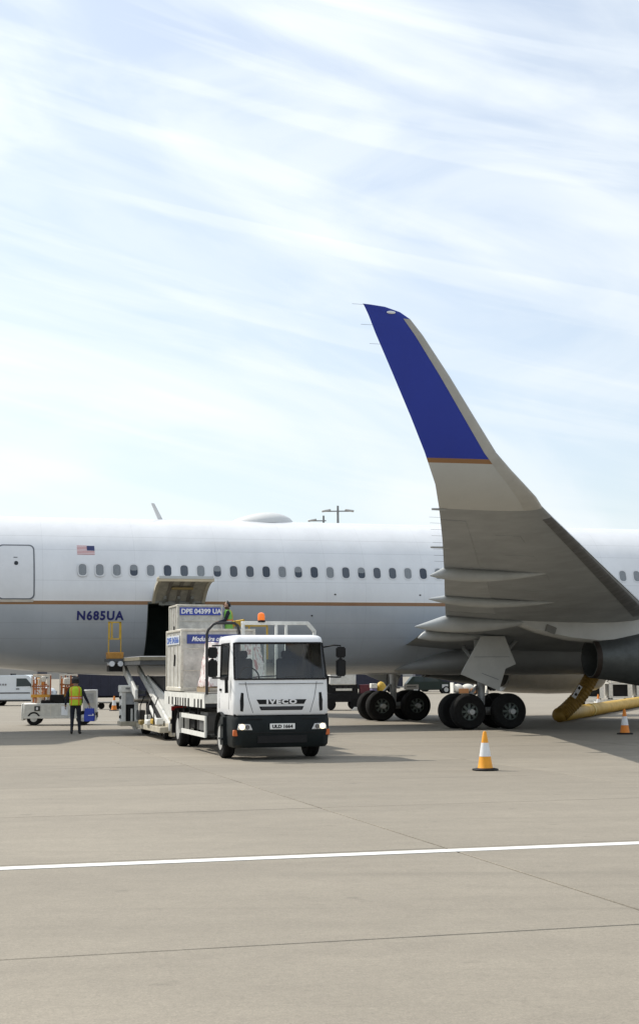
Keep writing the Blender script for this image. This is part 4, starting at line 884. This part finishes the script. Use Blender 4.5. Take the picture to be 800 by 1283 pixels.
def person(label, loc, rz, pose, lime, hair_m=M_HAIR, cap=False, lean=0.0):
    P = thing('person', label, 'person', loc, rz)
    J = {'pelvis': ((0, 0, .96), (.155, .11)), 'spine': ((0, .01 + lean * .3, 1.14), (.145, .105)), 'chest': ((0, lean * .7, 1.33), (.165, .115)), 'neck': ((0, lean + .0, 1.49), .06), 'skull': ((0, lean + .03, 1.59), .078), 'crown': ((0, lean + .02, 1.70), .085), 'crown2': ((0, lean + .015, 1.745), .05)}
    E = [('pelvis', 'spine'), ('spine', 'chest'), ('chest', 'neck'), ('neck', 'skull'), ('skull', 'crown'), ('crown', 'crown2')]
    for s, n in ((-1, 'l'), (1, 'r')):
        el, wr, hd, kn, an = pose[n]
        J['sh' + n] = ((s * .185, lean * .85, 1.415), .07); J['el' + n] = (el, .052); J['wr' + n] = (wr, .036); J['hd' + n] = (hd, (.042, .026))
        J['hp' + n] = ((s * .095, 0, .88), .095); J['kn' + n] = (kn, .068); J['an' + n] = (an, .048); J['he' + n] = ((an[0], an[1] - .03, .05), .045); J['to' + n] = ((an[0] + s * .02, an[1] + .17, .035), .036)
        E += [('chest', 'sh' + n), ('sh' + n, 'el' + n), ('el' + n, 'wr' + n), ('wr' + n, 'hd' + n), ('pelvis', 'hp' + n), ('hp' + n, 'kn' + n), ('kn' + n, 'an' + n), ('an' + n, 'he' + n), ('he' + n, 'to' + n)]
    me = skin_mesh(J, E)
    me.materials.clear()
    for m in (M_NAVC, M_SKIN, M_BOOT): me.materials.append(m)
    for f in me.polygons:
        c = f.center; f.use_smooth = True
        hand = any((c - Vector(J['hd' + n][0])).length < .085 for n in 'lr')
        f.material_index = 1 if (c.z > 1.50 or hand) else (2 if c.z < .12 else 0)
    # fingers, nose and ears join the same mesh
    bm = bmesh.new(); bm.from_mesh(me); ex = MB()
    for s, n in ((-1, 'l'), (1, 'r')):
        hd = Vector(J['hd' + n][0]); d = (hd - Vector(J['wr' + n][0])).normalized()
        sdv = Vector((0, 1, 0)); inn = Vector((-s, 0, 0))
        for k, ln_ in enumerate((.070, .080, .075, .058)):
            r0 = hd + d * .02 + sdv * (.030 - .02 * k); p1 = r0 + d * ln_ * .55; p2 = p1 + (d * .6 + inn * .8).normalized() * ln_ * .5
            ex.tube([r0, p1, p2], [.0095, .009, .007], 6, mi=1)
        r0 = hd - d * .02 + sdv * .035; ex.tube([r0, r0 + d * .03 + sdv * .025, r0 + d * .06 + sdv * .03 + inn * .01], [.011, .010, .008], 6, mi=1)
    fy = lean
    ex.ball((0, fy + .122, 1.625), (.013, .018, .022), 8, 6, mi=1)
    for s in (-1, 1): ex.ball((s * .085, fy + .02, 1.635), (.012, .022, .032), 8, 6, mi=1)
    me2 = ex.mesh('x', [M_NAVC, M_SKIN, M_BOOT]); bm.from_mesh(me2); bm.to_mesh(me); bm.free()
    for f in me.polygons: f.use_smooth = True
    B = link('body', me, P)
    hr = MB(); rings = []
    for k in range(8):
        t = k / 7; z = 1.60 + .195 * t; r = math.cos(max(0, t - .25) / .75 * math.pi / 2 * .97); q = 0 if not cap else .004
        back = -.108 * r; front = (.075 if z > 1.70 else -.01) * (r if z > 1.7 else 1)
        cy = fy + .015 + (back + front) / 2; ry = (front - back) / 2
        rings.append([((.100 + q) * max(r, .08) * math.cos(a), cy + max(ry, .012) * math.sin(a), z) for a in [2 * math.pi * j / 16 for j in range(16)]])
    hr.loft(rings).build('hair', hair_m, P, angle=60)
    if cap: MB().lathe([(.113, 1.715), (.108, 1.76), (.075, 1.80), (.02, 1.815)], 18, (0, fy + .01, 0)).build('cap', mat('cap_dark', (.05, .05, .055), .8), P)
    for s in (-1, 1): MB().ball((s * .033, fy + .108, 1.655), .011, 8, 6).build('eye', mat('eye_dark', (.02, .015, .012), .3, var=0), P)
    MB().box((0, fy + .112, 1.575), (.05, .012, .010)).build('mouth', mat('lip', (.22, .09, .08), .6, var=0), P)
    # vest: shell round the torso with bands
    vz = [.90, .93, 1.05, 1.085, 1.125, 1.155, 1.195, 1.30, 1.40, 1.46, 1.505]; vw = [.198, .20, .196, .195, .196, .196, .195, .21, .215, .185, .105]; vd = [.15, .15, .145, .142, .143, .143, .142, .148, .142, .12, .085]
    vm = MB(); rings = []
    for z, a_, b_ in zip(vz, vw, vd):
        ly = lean * max(0, (z - .95) / .55); rings.append([(a_ * math.copysign(abs(math.cos(t)) ** .8, math.cos(t)), ly + b_ * math.sin(t), z) for t in [2 * math.pi * j / 28 for j in range(28)]])
    vm.loft(rings, caps=False)
    for i in range(len(vm.m)):
        k = i // 28; j = i % 28; vm.m[i] = 1 if k in (2, 3, 5, 6) and (k in (3, 5) or False) else (2 if k == 4 else 0)
        if j in (18, 23): vm.m[i] = 1
    V = vm.build('vest', [lime, M_VOR, M_VREF], P, fix=True); sol = V.modifiers.new('t', 'SOLIDIFY'); sol.thickness = .008
    return P
pose1 = {'l': ((-.285, -.03, 1.15), (-.325, .06, .93), (-.335, .09, .85), (-.105, .02, .50), (-.115, -.02, .10)), 'r': ((.30, -.03, 1.17), (.40, .03, .97), (.425, .05, .89), (.11, .03, .50), (.125, .03, .10))}
W1 = PW(-13.22, 3.42)
person('person in lime hi-vis vest and navy trousers carrying a blue bag and papers', W1, R(2), pose1, M_LIME, cap=True)
def wpt(x, y, z): return W1 + Vector((x * math.cos(R(2)) - y * math.sin(R(2)), x * math.sin(R(2)) + y * math.cos(R(2)), z))
BG = thing('tote_bag', 'blue shopping bag held in the hand of the person beside the baggage tractor', 'bag', wpt(.43, .06, 0), R(4))
bgm = MB(); rg = []
for k in range(7):
    u = k / 6; z = .40 + .40 * u; rg.append([((.165 + .012 * math.sin(u * 5)) * math.copysign(abs(math.cos(t)) ** .35, math.cos(t)), (.075 - .03 * u) * math.copysign(abs(math.sin(t)) ** .5, math.sin(t)), z + random.uniform(-.008, .008)) for t in [2 * math.pi * j / 24 for j in range(24)]])
bgm.loft(rg).build('bag_body', mat('bag_blue', (.02, .05, .40), .5, var=.25, scale=9, bump=.4), BG)
for y in (-.02, .02): MB().tube([(-.07, y, .79), (-.05, y, .84), (0, y * .4, .868), (.05, y, .84), (.07, y, .79)], .007, 6).build('handle', mat('bag_blue', 0), BG)
MB().box((.03, -.070, .585), (.13, .004, .02)).build('print', M_LET, BG); MB().box((.115, -.068, .60), (.04, .004, .06)).build('print', M_LET, BG)
MB().box((0, 0, 0), (.20, .004, .28), Matrix.Rotation(R(8), 3, 'Z') @ Matrix.Rotation(R(-6), 3, 'X')).build('paper_sheet', mat('paper_white', (.8, .8, .8), .8, var=.03))
ps = bpy.data.objects['paper_sheet']; ps.location = wpt(-.36, .09, .735); tag(ps, 'white sheets of paper held low by the person in the lime vest', 'paper')
pose2 = {'l': ((-.26, .12, 1.17), (-.20, .32, 1.12), (-.17, .40, 1.12), (-.10, .04, .50), (-.11, -.02, .10)), 'r': ((.26, .10, 1.17), (.20, .30, 1.10), (.17, .38, 1.10), (.105, .02, .50), (.12, .0, .10))}
person('dark-haired person in a green hi-vis vest standing on the loader beside the raised container', PW(-8.66, 5.3, DECK), TH + R(78), pose2, mat('vest_green', (.22, .52, .10), .7, var=.15, scale=9), lean=.05)

# ------------------------------------------------------------------ baggage tractor with rail frames
M_TRW = mat('tractor_white', (.62, .63, .60), .45, var=.25, scale=5); M_RUST = mat('rail_rust', (.38, .13, .04), .6, var=.3, scale=12); M_PALE = mat('rail_pale', (.72, .70, .64), .5, var=.2, scale=9); M_BAND = mat('band_yellow', (.70, .36, .05), .5, var=.2)
BT = thing('baggage_tractor', 'low white baggage tractor with orange and white rail frames behind the person with the bag', 'tractor', (-9.70, 56.6, 0), R(6))
MB().box((-.35, 0, .53), (1.95, 1.25, .56)).build('chassis', M_TRW, BT, bevel=.03)
MB().box((-.05, -.64, .30), (2.5, .03, .08)).build('sill', mat('guard_white', 0), BT); MB().box((.2, 0, .36), (2.3, 1.1, .2)).build('underframe', M_CHAS, BT)
MB().box((-1.36, .05, .50), (.10, 1.2, .62)).build('front_bumper', M_TRW, BT, bevel=.02); MB().box((-1.415, -.2, .50), (.02, .4, .3)).build('front_panel', mat('panel_grey', 0), BT)
MB().box((-.83, -.64, .62), (.20, .03, .17)).build('side_vent', M_BLACK, BT); MB().box((-.83, -.655, .62), (.08, .02, .10)).build('lamp', mat('lamp_clear', 0), BT)
MB().box((-.33, -.632, .56), (.02, .02, .45)).build('panel_seam', M_PALE, BT)
MB().box((.05, 0, .92), (.62, .9, .22)).build('seat', M_BLACK, BT, bevel=.05); MB().box((.30, .1, 1.12), (.12, .7, .36)).build('seat_back', M_BLACK, BT, bevel=.04)
MB().box((-.45, -.5, .86), (.5, .2, .14)).build('tow_gear', M_BLACK, BT, bevel=.02)
MB().box((1.08, 0, .72), (.50, 1.1, 1.14)).build('rear_locker', mat('locker_grey', (.55, .56, .55), .5, var=.2), BT, bevel=.02); MB().box((1.06, -.56, .98), (.34, .02, .36)).build('locker_grille', mat('panel_grey', 0), BT); MB().box((1.08, -.56, .25), (.5, .03, .2)).build('locker_base', mat('guard_white', 0), BT)
for x in (-.95, .85):
    for y in (-.52, .52):
        W = MB().lathe([(.12, -.10), (.24, -.11), (.26, -.06), (.26, .06), (.24, .11), (.12, .10)], 24, (x, y, .26), 'y').build('wheel', M_RUBBER, BT)
        MB().lathe([(.13, -.11), (.05, -.12), (.05, .12), (.13, .11)], 14, (x, y, .26), 'y').build('rim', M_TRW, W)
def rail_frame(x0, x1, y, cols, zt):
    F = MB().box(((x0 + x1) / 2, y, zt), (x1 - x0 + .05, .05, .05)).build('rail_frame', M_PALE, BT)
    for k, c in enumerate(cols):
        x = x0 + (x1 - x0) * k / (len(cols) - 1); MB().box((x, y, (.82 + zt) / 2), (.05, .045, zt - .82)).build('upright', c, F)
    MB().box(((x0 + x1) / 2, y - .03, zt - .36), (x1 - x0, .03, .05)).build('mid_rail', M_RUST, F); MB().box(((x0 + x1) / 2, y - .035, 1.08), (x1 - x0 + .06, .03, .10)).build('band', M_BAND, F)
rail_frame(-1.05, -.42, -.4, (M_PALE, M_RUST, M_PALE, M_RUST, M_PALE), 1.80); rail_frame(-1.05, -.42, .3, (M_RUST, M_PALE, M_RUST), 1.86)
rail_frame(-.04, .56, -.1, (M_PALE, M_RUST, M_RUST, M_PALE), 1.86); rail_frame(-.04, .56, .45, (M_RUST, M_PALE, M_RUST), 1.84)

rail_frame(-1.0, -.5, -.05, (M_RUST, M_PALE, M_ORG, M_PALE), 1.70); rail_frame(.02, .5, .15, (M_ORG, M_PALE, M_RUST, M_ORG), 1.74)
for (x, y, z, d, m_) in ((-.75, -.15, .95, (.34, .3, .26), M_PALE), (-.52, .1, 1.2, (.2, .25, .3), M_ORG), (.25, .2, 1.22, (.3, .3, .36), M_RUST), (.22, -.2, 1.62, (.22, .2, .24), M_PALE), (-.8, .1, 1.62, (.3, .2, .26), M_BAND), (-.62, -.42, 1.70, (.16, .1, .2), M_PALE)):
    MB().box((x, y, z), d).build('hung_box', m_, BT, bevel=.02)
MB().tube([(-.55, -.4, 1.3), (-.75, -.38, 1.15), (-.95, -.42, 1.35)], .02, 6).build('strap', M_ORG, BT)
MB().box((-.12, -.45, .98), (.5, .3, .30)).build('engine_cover', M_BLACK, BT, bevel=.03)

# ------------------------------------------------------------------ vehicles and equipment beyond the airliner
def box_vehicle(name, label, cat, loc, rz, prof, hw, m, wheels, wr, win, extras=None):
    """side profile (x, z) extruded across y; windows: polygons on both sides"""
    T = thing(name, label, cat, loc, rz)
    MB().prism(prof, 'y', -hw, hw).build('body', m, T, bevel=.05, seg=2, angle=45)
    for poly in win:
        for s in (-1, 1):
            MB().prism(poly, 'y', s * hw - .012, s * hw + .012).build('window', mat('vehicle_glass', (.03, .045, .05), .08, var=0), T)
    for x in wheels:
        for s in (-1, 1):
            MB().lathe([(wr + .06, s * (hw - .12)), (wr + .06, s * (hw + .006))], 24, (x, 0, wr), 'y').build('wheel_arch', M_BLACK, T)
            W = MB().lathe([(wr * .55, -.1), (wr * .93, -.11), (wr, -.06), (wr, .06), (wr * .93, .11), (wr * .55, .1)], 24, (x, s * (hw - .08), wr), 'y').build('wheel', M_RUBBER, T)
            MB().lathe([(wr * .6, -.112), (.05, -.09), (.05, .09), (wr * .6, .112)], 18, (x, s * (hw - .08), wr), 'y').build('rim', mat('rim_grey', 0), W)
    return T
VAN = box_vehicle('parked_van', 'small white panel van with grey side lettering parked beyond the aircraft tail', 'van', (-18.1, 91, 0), R(-3),
    [(-2.1, .34), (-2.14, 1.0), (-2.08, 1.6), (-1.9, 1.80), (.5, 1.83), (.75, 1.76), (1.32, 1.16), (1.9, 1.0), (2.08, .80), (2.1, .34)], .86, mat('van_white', (.68, .72, .75), .3, var=.05, coat=.3), (-1.35, 1.3), .31,
    [[(.02, 1.14), (.02, 1.62), (.62, 1.62), (1.02, 1.16)]])
for s in (-1, 1):
    MB().box((-.2, s * .868, .76), (2.1, .02, .06)).build('side_moulding', M_BLACK, VAN); MB().box((.1, s * .875, 1.0), (.2, .03, .05)).build('door_handle', M_BLACK, VAN)
    for k, wd in enumerate((.12, .09, .13, .07, .11, .10)): MB().box((-1.38 + k * .15, s * .868, 1.26), (wd, .012, .11)).build('livery_mark', mat('grey_print', 0), VAN)
    MB().box((.98, s * .98, 1.18), (.10, .2, .18)).build('mirror', M_BLACK, VAN)
    MB().box((2.08, s * .6, .78), (.08, .3, .14)).build('headlight', mat('headlight_lens', 0), VAN)
MB().box((.99, 0, 1.47), (.03, 1.45, .72), Matrix.Rotation(R(-43), 3, 'Y')).build('windscreen', mat('vehicle_glass', 0), VAN)
MB().box((-.4, 0, 1.86), (.12, .9, .10)).build('light_bar', M_BLACK, VAN)
MB().box((-.6, 0, .31), (3.2, 1.5, .12)).build('underbody', M_BLACK, VAN)
CARV = box_vehicle('parked_car', 'dark green car parked far beyond the landing gear', 'car', (9.3, 129, 0), R(3),
    [(-2.05, .30), (-2.1, .8), (-1.9, 1.02), (-1.55, 1.45), (.35, 1.50), (1.05, 1.02), (1.95, .88), (2.1, .65), (2.08, .30)], .86, mat('car_green', (.008, .018, .014), .35, var=.05, spec=.3), (-1.3, 1.3), .32,
    [[(-1.45, 1.0), (-1.35, 1.38), (-.62, 1.42), (-.58, 1.0)], [(-.52, 1.0), (-.55, 1.42), (.25, 1.42), (.75, 1.02)]])
for s in (-1, 1): MB().box((2.05, s * .6, .72), (.1, .3, .14)).build('headlight', mat('headlight_lens', 0), CARV); MB().box((1.2, s * .865, .62), (.5, .012, .3)).build('door_panel', mat('panel_pale', (.5, .5, .5), .5), CARV)
def trailer(loc, rz, label):
    DT = thing('box_trailer', label, 'trailer', loc, rz, 'dark box trailers beyond the aircraft')
    MB().box((0, 0, 1.30), (5.4, 2.2, 1.75)).build('box_body', mat('trailer_navy', (.008, .010, .03), .5, var=.2), DT, bevel=.03)
    for k in range(9): MB().box((-2.4 + k * .6, -1.115, 1.3), (.05, .03, 1.6)).build('side_rib', mat('trailer_rib', (.015, .018, .04), .5), DT)
    for k in range(6): MB().box((-2.2 + k * .85, -1.13, 2.0), (.10, .03, .05)).build('marker_lamp', mat('marker_cream', (.6, .5, .3), .4, var=0), DT)
    MB().box((0, 0, .40), (5.0, 1.2, .14)).build('chassis', M_CHAS, DT)
    for x in (-1.7, 1.7):
        for s in (-1, 1): MB().lathe([(.15, -.1), (.30, -.11), (.32, -.05), (.32, .05), (.30, .11), (.15, .1)], 20, (x, s * .9, .32), 'y').build('wheel', M_RUBBER, DT)
trailer((-13.6, 98, 0), R(4), 'dark navy box trailer standing behind the container loader')
trailer((4.7, 138, 0), R(3), 'far dark box trailer seen above the tyres of the far landing gear')
trailer((11.4, 141, 0), R(3), 'far dark box trailer behind the dark green car')
trailer((18.0, 144, 0), R(3), 'far dark box trailer behind the cart of white sacks')
# small dolly
SD = thing('baggage_dolly', 'small empty flat dolly standing between the navy trailer and the loader', 'dolly', (-11.3, 80, 0), R(-20))
MB().box((0, 0, .38), (1.5, .9, .07)).build('deck', mat('deck_steel', 0), SD, bevel=.01); MB().bar((-.75, 0, .34), (-1.3, 0, .12), .05).build('tow_bar', M_PALE, SD)
for x in (-.5, .5):
    for s in (-1, 1): W = MB().lathe([(.06, -.06), (.16, -.065), (.18, -.03), (.18, .03), (.16, .065), (.06, .06)], 18, (x, s * .34, .18), 'y').build('wheel', M_RUBBER, SD); MB().box((x, s * .34, .30), (.06, .1, .14)).build('fork', M_BARE, SD)
# ground power unit
GP = thing('ground_power_unit', 'white ground power cart with dark grille behind the truck, under the fuselage', 'power cart', (1.05, 75.4, 0), R(4))
MB().box((0, 0, .62), (2.0, 1.5, .42)).build('chassis', M_CHAS, GP, bevel=.02); MB().box((.0, 0, 1.56), (1.3, 1.4, .62)).build('canopy', M_LWH, GP, bevel=.04); MB().box((-.0, 0, 1.05), (1.5, 1.3, .50)).build('engine_bay', M_BLACK, GP)
MB().box((.05, -.67, 1.02), (.8, .03, .11)).build('bar', M_PALE, GP)
for k in range(4): MB().box((-.42 + k * .28, -.665, 1.14), (.2, .02, .04)).build('grille_slat', M_DMET, GP)
MB().box((1.10, -.3, 1.0), (.5, .7, .52)).build('hose_box', mat('box_maroon', (.11, .02, .03), .6), GP, bevel=.02); MB().box((1.1, -.3, .78), (.4, .6, .12)).build('box_bracket', M_CHAS, GP)
for x in (-.65, .65):
    for s in (-1, 1): MB().lathe([(.12, -.1), (.28, -.11), (.30, -.05), (.30, .05), (.28, .11), (.12, .1)], 20, (x, s * .65, .30), 'y').build('wheel', M_RUBBER, GP)
def chock(loc, lab): 
    o = MB().prism([(-.22, 0), (.22, 0), (.08, .17), (-.08, .17)], 'y', -.12, .12).build('wheel_chock', mat('chock_white', (.75, .74, .70), .6), bevel=.01); o.location = loc; tag(o, lab, 'chock', 'white chocks by the power cart')
chock((.22, 74.3, 0), 'white wheel chock on the ground close to the truck cab, by the power cart'); chock((1.72, 74.3, 0), 'white wheel chock under the maroon box of the power cart')
# yellow service trolley
YS = thing('service_trolley', 'yellow wheeled service trolley with small boxes behind the far landing gear', 'trolley', (2.95, 72.5, 0), R(10))
MB().box((0, 0, .42), (1.2, .7, .10)).build('deck', M_CHAS, YS); MB().lathe([(.02, .47), (.2, .48), (.24, .6), (.24, 1.2), (.15, 1.36), (.05, 1.42)], 18, (-.05, 0, 0)).build('tank', M_YEL, YS)
MB().tube([(.5, 0, .45), (.55, 0, 1.15), (.40, 0, 1.32), (.2, 0, 1.36)], .03, 8).build('handle', M_PALE, YS); MB().box((-.45, -.1, .78), (.26, .4, .64)).build('side_box', mat('box_violet', (.16, .14, .26), .5), YS, bevel=.02); MB().box((-.45, -.1, 1.22), (.3, .4, .22)).build('side_box', M_PALE, YS, bevel=.02)
for x in (-.45, .45):
    for s in (-1, 1): MB().lathe([(.05, -.05), (.18, -.05), (.19, 0), (.18, .05), (.05, .05)], 18, (x, s * .33, .19), 'y').build('wheel', M_RUBBER, YS); MB().box((x, s * .33, .30), (.05, .09, .24)).build('fork', M_CHAS, YS)
# open cart of sacks
SC = thing('baggage_cart', 'open cart piled with white sacks and brown crates beyond the near landing gear', 'cart', (9.6, 98, 0), R(5))
MB().box((0, 0, .42), (2.3, 1.2, .10)).build('deck', mat('deck_steel', 0), SC)
for x in (-.8, .8):
    for s in (-1, 1): MB().lathe([(.06, -.06), (.19, -.06), (.2, 0), (.19, .06), (.06, .06)], 18, (x, s * .5, .2), 'y').build('wheel', M_RUBBER, SC); MB().box((x, s * .5, .33), (.06, .1, .16)).build('fork', M_CHAS, SC)
for x in (-1.1, 1.1): MB().box((x, 0, .8), (.06, 1.1, .7)).build('end_gate', M_PALE, SC)
def lump(name, label, cat, loc, r, m, seed, group):
    rn = random.Random(seed); b = MB().ball((0, 0, r[2]), r, 16, 10); b.v = [(x * (1 + rn.uniform(-.07, .07)), y * (1 + rn.uniform(-.07, .07)), max(0, z)) for x, y, z in b.v]
    o = b.build(name, m, angle=60); o.location = loc; tag(o, label, cat, group)
for k, (x, rr, lb) in enumerate(((8.85, .36, 'white sack on the open cart at its end nearest the dark green car'), (9.5, .42, 'biggest white sack, in the middle of the open cart'), (10.2, .38, 'white sack on the open cart at its end beside the gear door'))): lump('sack', lb, 'sack', (x, 97.75 + .06 * (x - 9.6), .465), (rr, .34, .30), mat('sack_white', (.66, .64, .58), .8, bump=.5), k, 'sacks on the cart')
for lb, x in (('brown crate between the first two white sacks on the open cart', 9.2), ('brown crate beside the last white sack on the open cart', 9.95)):
    o = MB().box((0, 0, .15), (.6, .25, .3)).build('crate', mat('crate_brown', (.35, .16, .06), .7), bevel=.01); o.location = (x, 97.33 + .07 * (x - 9.6), .468); o.rotation_euler = (0, 0, R(5)); tag(o, lb, 'crate', 'crates on the cart')
# white-framed baggage carts
def bag_cart(loc, rz, label):
    T = thing('baggage_cart', label, 'cart', loc, rz, 'white-framed baggage carts'); w_, l_ = 1.16, 2.5
    MB().box((0, 0, .47), (w_, l_, .09)).build('deck', M_PALE, T)
    for x in (-1, 1):
        for y in (-1, 1): MB().box((x * (w_ / 2 - .09), y * (l_ / 2 - .05), .86), (.21, .09, .76)).build('post', M_PALE, T)
        MB().box((x * (w_ / 2 - .03), 0, 1.20), (.05, l_ - .1, .07)).build('top_rail', M_PALE, T)
    for y in (-1, 1): MB().box((0, y * (l_ / 2 - .04), 1.18), (w_, .07, .08)).build('top_rail', M_PALE, T)
    for y in (-1, 1):
        MB().box((0, y * (l_ / 2 - .04), 1.46), (w_ + .02, .07, .07)).build('roof_bar', M_PALE, T); MB().bar((-w_ / 2 + .06, y * (l_ / 2 - .04), 1.2), (-w_ / 2 + .3, y * (l_ / 2 - .04), 1.46), .05).build('roof_strut', M_PALE, T); MB().bar((w_ / 2 - .06, y * (l_ / 2 - .04), 1.2), (w_ / 2 - .1, y * (l_ / 2 - .04), 1.46), .05).build('roof_strut', M_PALE, T)
    MB().box((0, 0, 1.505), (w_ + .06, l_, .025)).build('canopy', mat('canopy_grey', (.3, .3, .3), .6), T)
    MB().box((0, .1, .85), (w_ - .32, l_ - .5, .66)).build('curtain', M_BLACK, T)
    MB().box((0, -l_ / 2 + .0, .30), (w_ + .3, .10, .13)).build('bumper_bar', M_PALE, T); MB().bar((0, -l_ / 2, .32), (.2, -l_ / 2 - .7, .16), .06).build('tow_bar', M_PALE, T)
    for x in (-1, 1):
        for y in (-.8, .8): MB().lathe([(.06, -.06), (.19, -.06), (.2, 0), (.19, .06), (.06, .06)], 18, (x * .42, y, .2), 'x').build('wheel', M_RUBBER, T); MB().box((x * .42, y, .36), (.1, .06, .16)).build('fork', M_CHAS, T)
bag_cart((14.35, 80.5, 0), R(-6), 'white-framed baggage cart standing next to the small cone behind the yellow hose')
bag_cart((15.86, 80.7, 0), R(-6), 'middle white-framed baggage cart of the row behind the yellow hose')
bag_cart((17.37, 80.9, 0), R(-6), 'white-framed baggage cart farthest from the small cone behind the yellow hose')

# ------------------------------------------------------------------ air-conditioning hose
def smooth_path(pts, n=10):
    pts = [Vector(p) for p in pts]; o = []
    for i in range(len(pts) - 1):
        p0, p1, p2, p3 = pts[max(i - 1, 0)], pts[i], pts[i + 1], pts[min(i + 2, len(pts) - 1)]
        for k in range(n):
            t = k / n; o.append(.5 * ((2 * p1) + (-p0 + p2) * t + (2 * p0 - 5 * p1 + 4 * p2 - p3) * t * t + (-p0 + 3 * p1 - 3 * p2 + p3) * t ** 3))
    return o + [pts[-1]]
HO = thing('air_hose', 'fat yellow air-conditioning hose hanging from the belly and running along the ground', 'hose')
up = smooth_path([PW(6.25, .35, 1.90), PW(6.05, .35, 1.62), PW(5.62, .35, 1.0), PW(5.12, .32, .52), PW(4.85, .30, .30)], 12)
MB().tube(up, [.27 + (.018 if k % 2 else -.005) for k in range(len(up))], 20).build('hanging_section', mat('hose_yellow_shaded', (.30, .17, .02), .6, var=.35, scale=5, bump=.3), HO, angle=20)  # hose yellow darkened: the aircraft's shade is painted into the colour
e0 = PW(4.80, .30, .27); e1 = Vector((16.3, 77.6, .27)); e2 = Vector((20.5, 88.5, .27))
lo_ = [e0 + (e1 - e0) * (k / 70) for k in range(71)] + [e1 + (e2 - e1) * (k / 20) for k in range(1, 21)]
rn = random.Random(5)
lo_ = [p + Vector((rn.uniform(-.01, .01), 0, 0)) for p in lo_]
MB().tube(lo_, [.245 + (.014 if k % 2 else -.004) for k in range(len(lo_))], 20).build('ground_section', mat('hose_yellow', (.52, .31, .02), .55, var=.3, scale=3, bump=.3), HO, angle=20)
MB().ball(tuple(e0 + Vector((-.02, 0, .01))), (.28, .28, .27), 18, 12).build('elbow', mat('hose_yellow_shaded', 0), HO)  # same yellow with the shade painted in
q = e0.lerp(e1, .30); d = (e1 - e0).normalized(); MB().tube([q - d * .12, q + d * .12], .272, 20).build('coupling_band', mat('band_pale', (.6, .45, .12), .5), HO)
MB().lathe([(.30, 1.60), (.32, 1.64), (.32, 1.78), (.26, 1.82)], 20, tuple(PW(6.16, .35, 0))).build('collar', M_YEL, HO)
c = PW(5.62, .66, 1.12); MB().box((0, 0, 0), (.16, .03, .52), Matrix.Rotation(TH, 3, 'Z') @ Matrix.Rotation(R(35), 3, 'Y')).build('hose_label', mat('placard_white', 0), HO).location = PW(5.36, .60, 1.12)
for k, (a, z) in enumerate(((5.44, 1.25), (5.30, 1.02))): MB().box((0, 0, 0), (.09, .012, .10), Matrix.Rotation(TH, 3, 'Z') @ Matrix.Rotation(R(35), 3, 'Y')).build('label_print', M_BLACK, HO).location = PW(a, .622, z)

# ------------------------------------------------------------------ far things: light masts and terminal
def mast(x, y, h, arms, label):
    T = thing('light_mast', label, 'light mast', (x, y, 0), 0, 'apron light masts')
    MB().tube([(0, 0, 0), (0, 0, h * .5), (0, 0, h)], [.34, .26, .16], 12).build('pole', mat('mast_grey', (.25, .26, .27), .5, .3), T)
    MB().box((0, 0, h - .8), (abs(arms[1] - arms[0]) + .2, .16, .16)).build('cross_arm', mat('mast_grey', 0), T).location = ((arms[0] + arms[1]) / 2, 0, 0)
    MB().lathe([(.5, 0), (.5, .12), (.36, .14)], 12).build('base_plate', mat('mast_grey', 0), T)
    for ax in arms[2:]:
        L = MB().box((ax, -.1, h - .72), (1.35, .7, .26), Matrix.Rotation(R(-9 if ax < 0 else 9), 3, 'Y')).build('floodlight', mat('floodlight_pale', (.5, .5, .5), .4, var=.1), T, bevel=.05)
mast(2.70, 220, 26.2, (-1.75, 1.75, -1.7, 1.7), 'apron light mast with floodlights on both ends of its cross arm, beyond the fuselage')
mast(.62, 232, 26.0, (-1.9, .3, -1.75), 'apron light mast with one floodlight arm, beyond the fuselage')
TB = thing('terminal_building', 'long low pale terminal building on the horizon beyond the aircraft', 'building', (-150, 520, 0), R(4))
MB().box((0, 0, 5), (420, 40, 10)).build('wall', mat('terminal_wall', (.42, .40, .37), .7, var=.1, scale=.05), TB); MB().box((0, 0, 10.3), (424, 44, .6)).build('roof', mat('terminal_roof', (.30, .30, .30), .7), TB)
for k in range(52): MB().box((-206 + k * 8.1, -20.05, 6.2), (6.6, .2, 3.0)).build('window', mat('vehicle_glass', 0), TB)
for k in range(26): MB().box((-200 + k * 16, -20.05, 1.7), (3.2, .2, 3.4)).build('door', mat('terminal_door', (.08, .09, .11), .6), TB)
